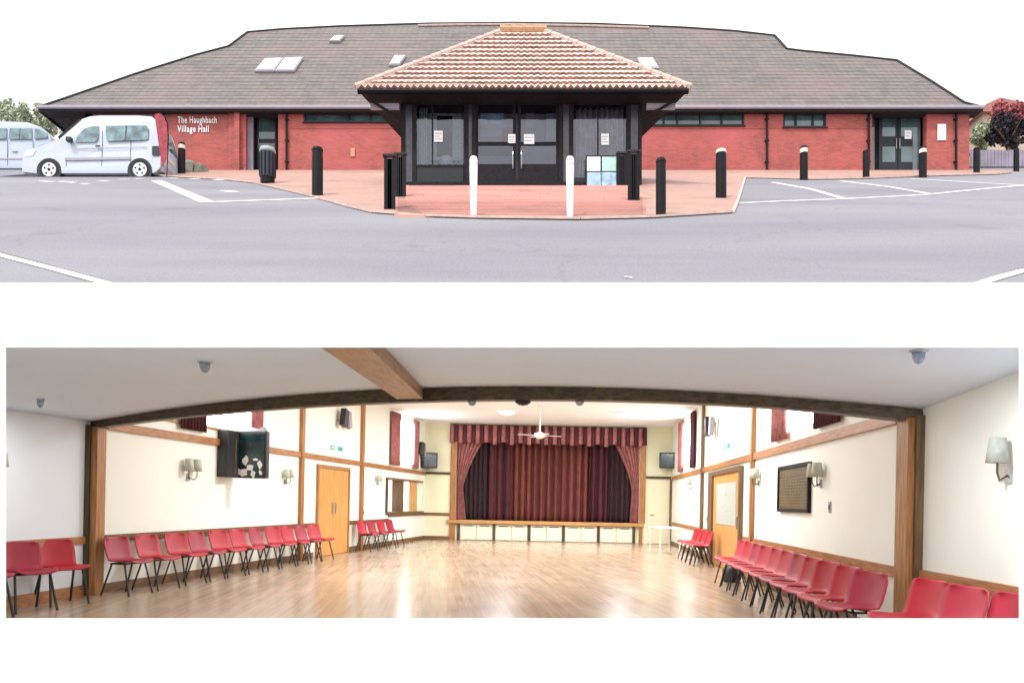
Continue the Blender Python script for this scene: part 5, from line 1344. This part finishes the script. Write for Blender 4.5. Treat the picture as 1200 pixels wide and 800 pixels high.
chair(-5.45, 9.33, rotL-.42, 'red chair directly left of the dark left post', gl2, 0)
chair(-5.5, 8.75, rotL-.38, 'faded red chair near the left edge, two left of the dark post', gl2, 1)
chair(-5.62, 8.15, rotL-.3, 'red chair cut by the left edge of the view', gl2, 1)
gl3 = 'red chairs beyond the orange door'
for i, u in enumerate((421, 432.5, 443.5, 454)):
    p = Lpt(u, .13)+nL*.24; chair(p.x, p.y, rotL-.1, f'{ords[i]} red chair past the orange double door, counted from the door', gl3, i % 2)
gr = 'red chairs along the right wall'; nRr = Vector((-tR.y, tR.x))
lr = ['red chair nearest the glazed door on the right wall', 'second red chair from the glazed door along the right wall', 'third red chair from the glazed door along the right wall', 'fourth red chair from the glazed door along the right wall', 'fifth red chair from the glazed door along the right wall',
      'red chair exactly midway in the row along the right wall', 'fifth red chair from the thick right post', 'fourth red chair from the thick right post', 'third red chair from the thick right post', 'second red chair from the thick right post', 'red chair touching the thick right post']
for i in range(11):
    d_ = 13.2-.62*i; x = Cc.x-.3-.012*i+(d_-Cc.y)*kR; p = Vector((x, d_))+nRr*.25
    chair(p.x, p.y, rotR+rj.uniform(-.1, .1)+.1+.02*i, lr[i], gr, 0 if i % 4 != 2 else 1)
gr2 = 'red chairs in the lower right corner'
chair(3.3, 6.35, rotR+.25, 'red chair directly right of the thick right post', gr2, 0)
chair(3.3, 5.85, rotR+.22, 'faded red chair in the lower right corner, second from the post', gr2, 1)
chair(3.38, 5.39, rotR+.2, 'red chair cut off at the lower right corner', gr2, 1)
gr3 = 'red chairs left of the glazed door'
for i, d_ in enumerate((17.2, 17.9, 18.6, 19.3)):
    x = Cc.x-.42+(d_-Cc.y)*kR; chair(x, d_, rotR+.05, f'{ords[i]} red chair left of the glazed door, counted from the door', gr3, 0)
# black bag on the chair nearest the glazed door
p = Rpt(852, .5); bg = thing('black_bag', 'black bag slumped beside the chair nearest the glazed door', 'bag', (p.x+.05, p.y-.2, 0), rotR, inside=True)
MB().lathe([(.13, 0), (.17, .06), (.16, .22), (.1, .3), (.05, .33)], n=14).build('bag_body', 'black_plastic', bg, smooth=True)
MB().tube([(-.08, 0, .28), (-.06, 0, .4), (.06, 0, .4), (.08, 0, .28)], .012, 6).build('strap', 'black_plastic', bg)

# ------------------------------------------------------------------ the interior's slight cross fall
roll = Matrix.Translation((0, 0, EYE)) @ Matrix.Rotation(.02, 4, 'Y') @ Matrix.Translation((0, 0, -EYE))
bpy.context.view_layer.update()
for o in INTERIOR:
    o.matrix_world = roll @ o.matrix_world.copy()
for o in bpy.data.objects:
    if '_world' in o: del o['_world']

# ------------------------------------------------------------------ world, sun, camera
wd_ = bpy.data.worlds.new('World'); sc.world = wd_; wd_.use_nodes = True
nt = wd_.node_tree; N, L = nt.nodes, nt.links; bg_ = N['Background']
sky = N.new('ShaderNodeTexSky'); sky.sky_type = 'NISHITA'; sky.sun_disc = False
EL, AZ = 55, 215
sky.sun_elevation = math.radians(EL); sky.sun_rotation = math.radians(AZ); sky.dust_density = 4; sky.air_density = 1.2
hs_ = N.new('ShaderNodeHueSaturation'); hs_.inputs['Saturation'].default_value = .12; L.new(sky.outputs[0], hs_.inputs['Color'])
tcw = N.new('ShaderNodeTexCoord'); nzw = N.new('ShaderNodeTexNoise'); nzw.inputs['Scale'].default_value = 2.2; nzw.inputs['Detail'].default_value = 5; L.new(tcw.outputs['Generated'], nzw.inputs['Vector'])
rw = ramp(N, [(.3, (13, 13.2, 13.6)), (.7, (15.5, 15.5, 15.6))]); L.new(nzw.outputs['Fac'], rw.inputs[0])
mxw = N.new('ShaderNodeMix'); mxw.data_type = 'RGBA'; mxw.inputs[0].default_value = .85; L.new(hs_.outputs[0], mxw.inputs[6]); L.new(rw.outputs[0], mxw.inputs[7])
L.new(mxw.outputs[2], bg_.inputs['Color']); bg_.inputs['Strength'].default_value = .105
sl = bpy.data.lights.new('sun', 'SUN'); sl.energy = 2.0; sl.angle = math.radians(9); sl.color = (1, .97, .93)
so = bpy.data.objects.new('sun', sl); COL.objects.link(so)
# sun direction: sun_rotation measured clockwise from +Y
az = math.radians(AZ); el = math.radians(EL)
dirv = Vector((math.sin(az)*math.cos(el), math.cos(az)*math.cos(el), math.sin(el)))
so.rotation_euler = dirv.to_track_quat('Z', 'Y').to_euler()

cam = bpy.data.cameras.new('camera'); co = bpy.data.objects.new('camera', cam); COL.objects.link(co)
co.location = (0, 0, EYE); co.rotation_euler = (math.radians(90), 0, 0)
cam.sensor_width = 36; cam.lens = 36*F/1200; cam.shift_y = (VH-400)/1200; cam.clip_start = .05; cam.clip_end = 600
sc.camera = co
sc.view_settings.view_transform = 'Standard'; sc.view_settings.look = 'None'; sc.view_settings.exposure = .35; sc.view_settings.gamma = 1; sc.view_settings.use_curve_mapping = False
sc.cycles.max_bounces = 8; sc.cycles.diffuse_bounces = 5; sc.cycles.sample_clamp_indirect = 6
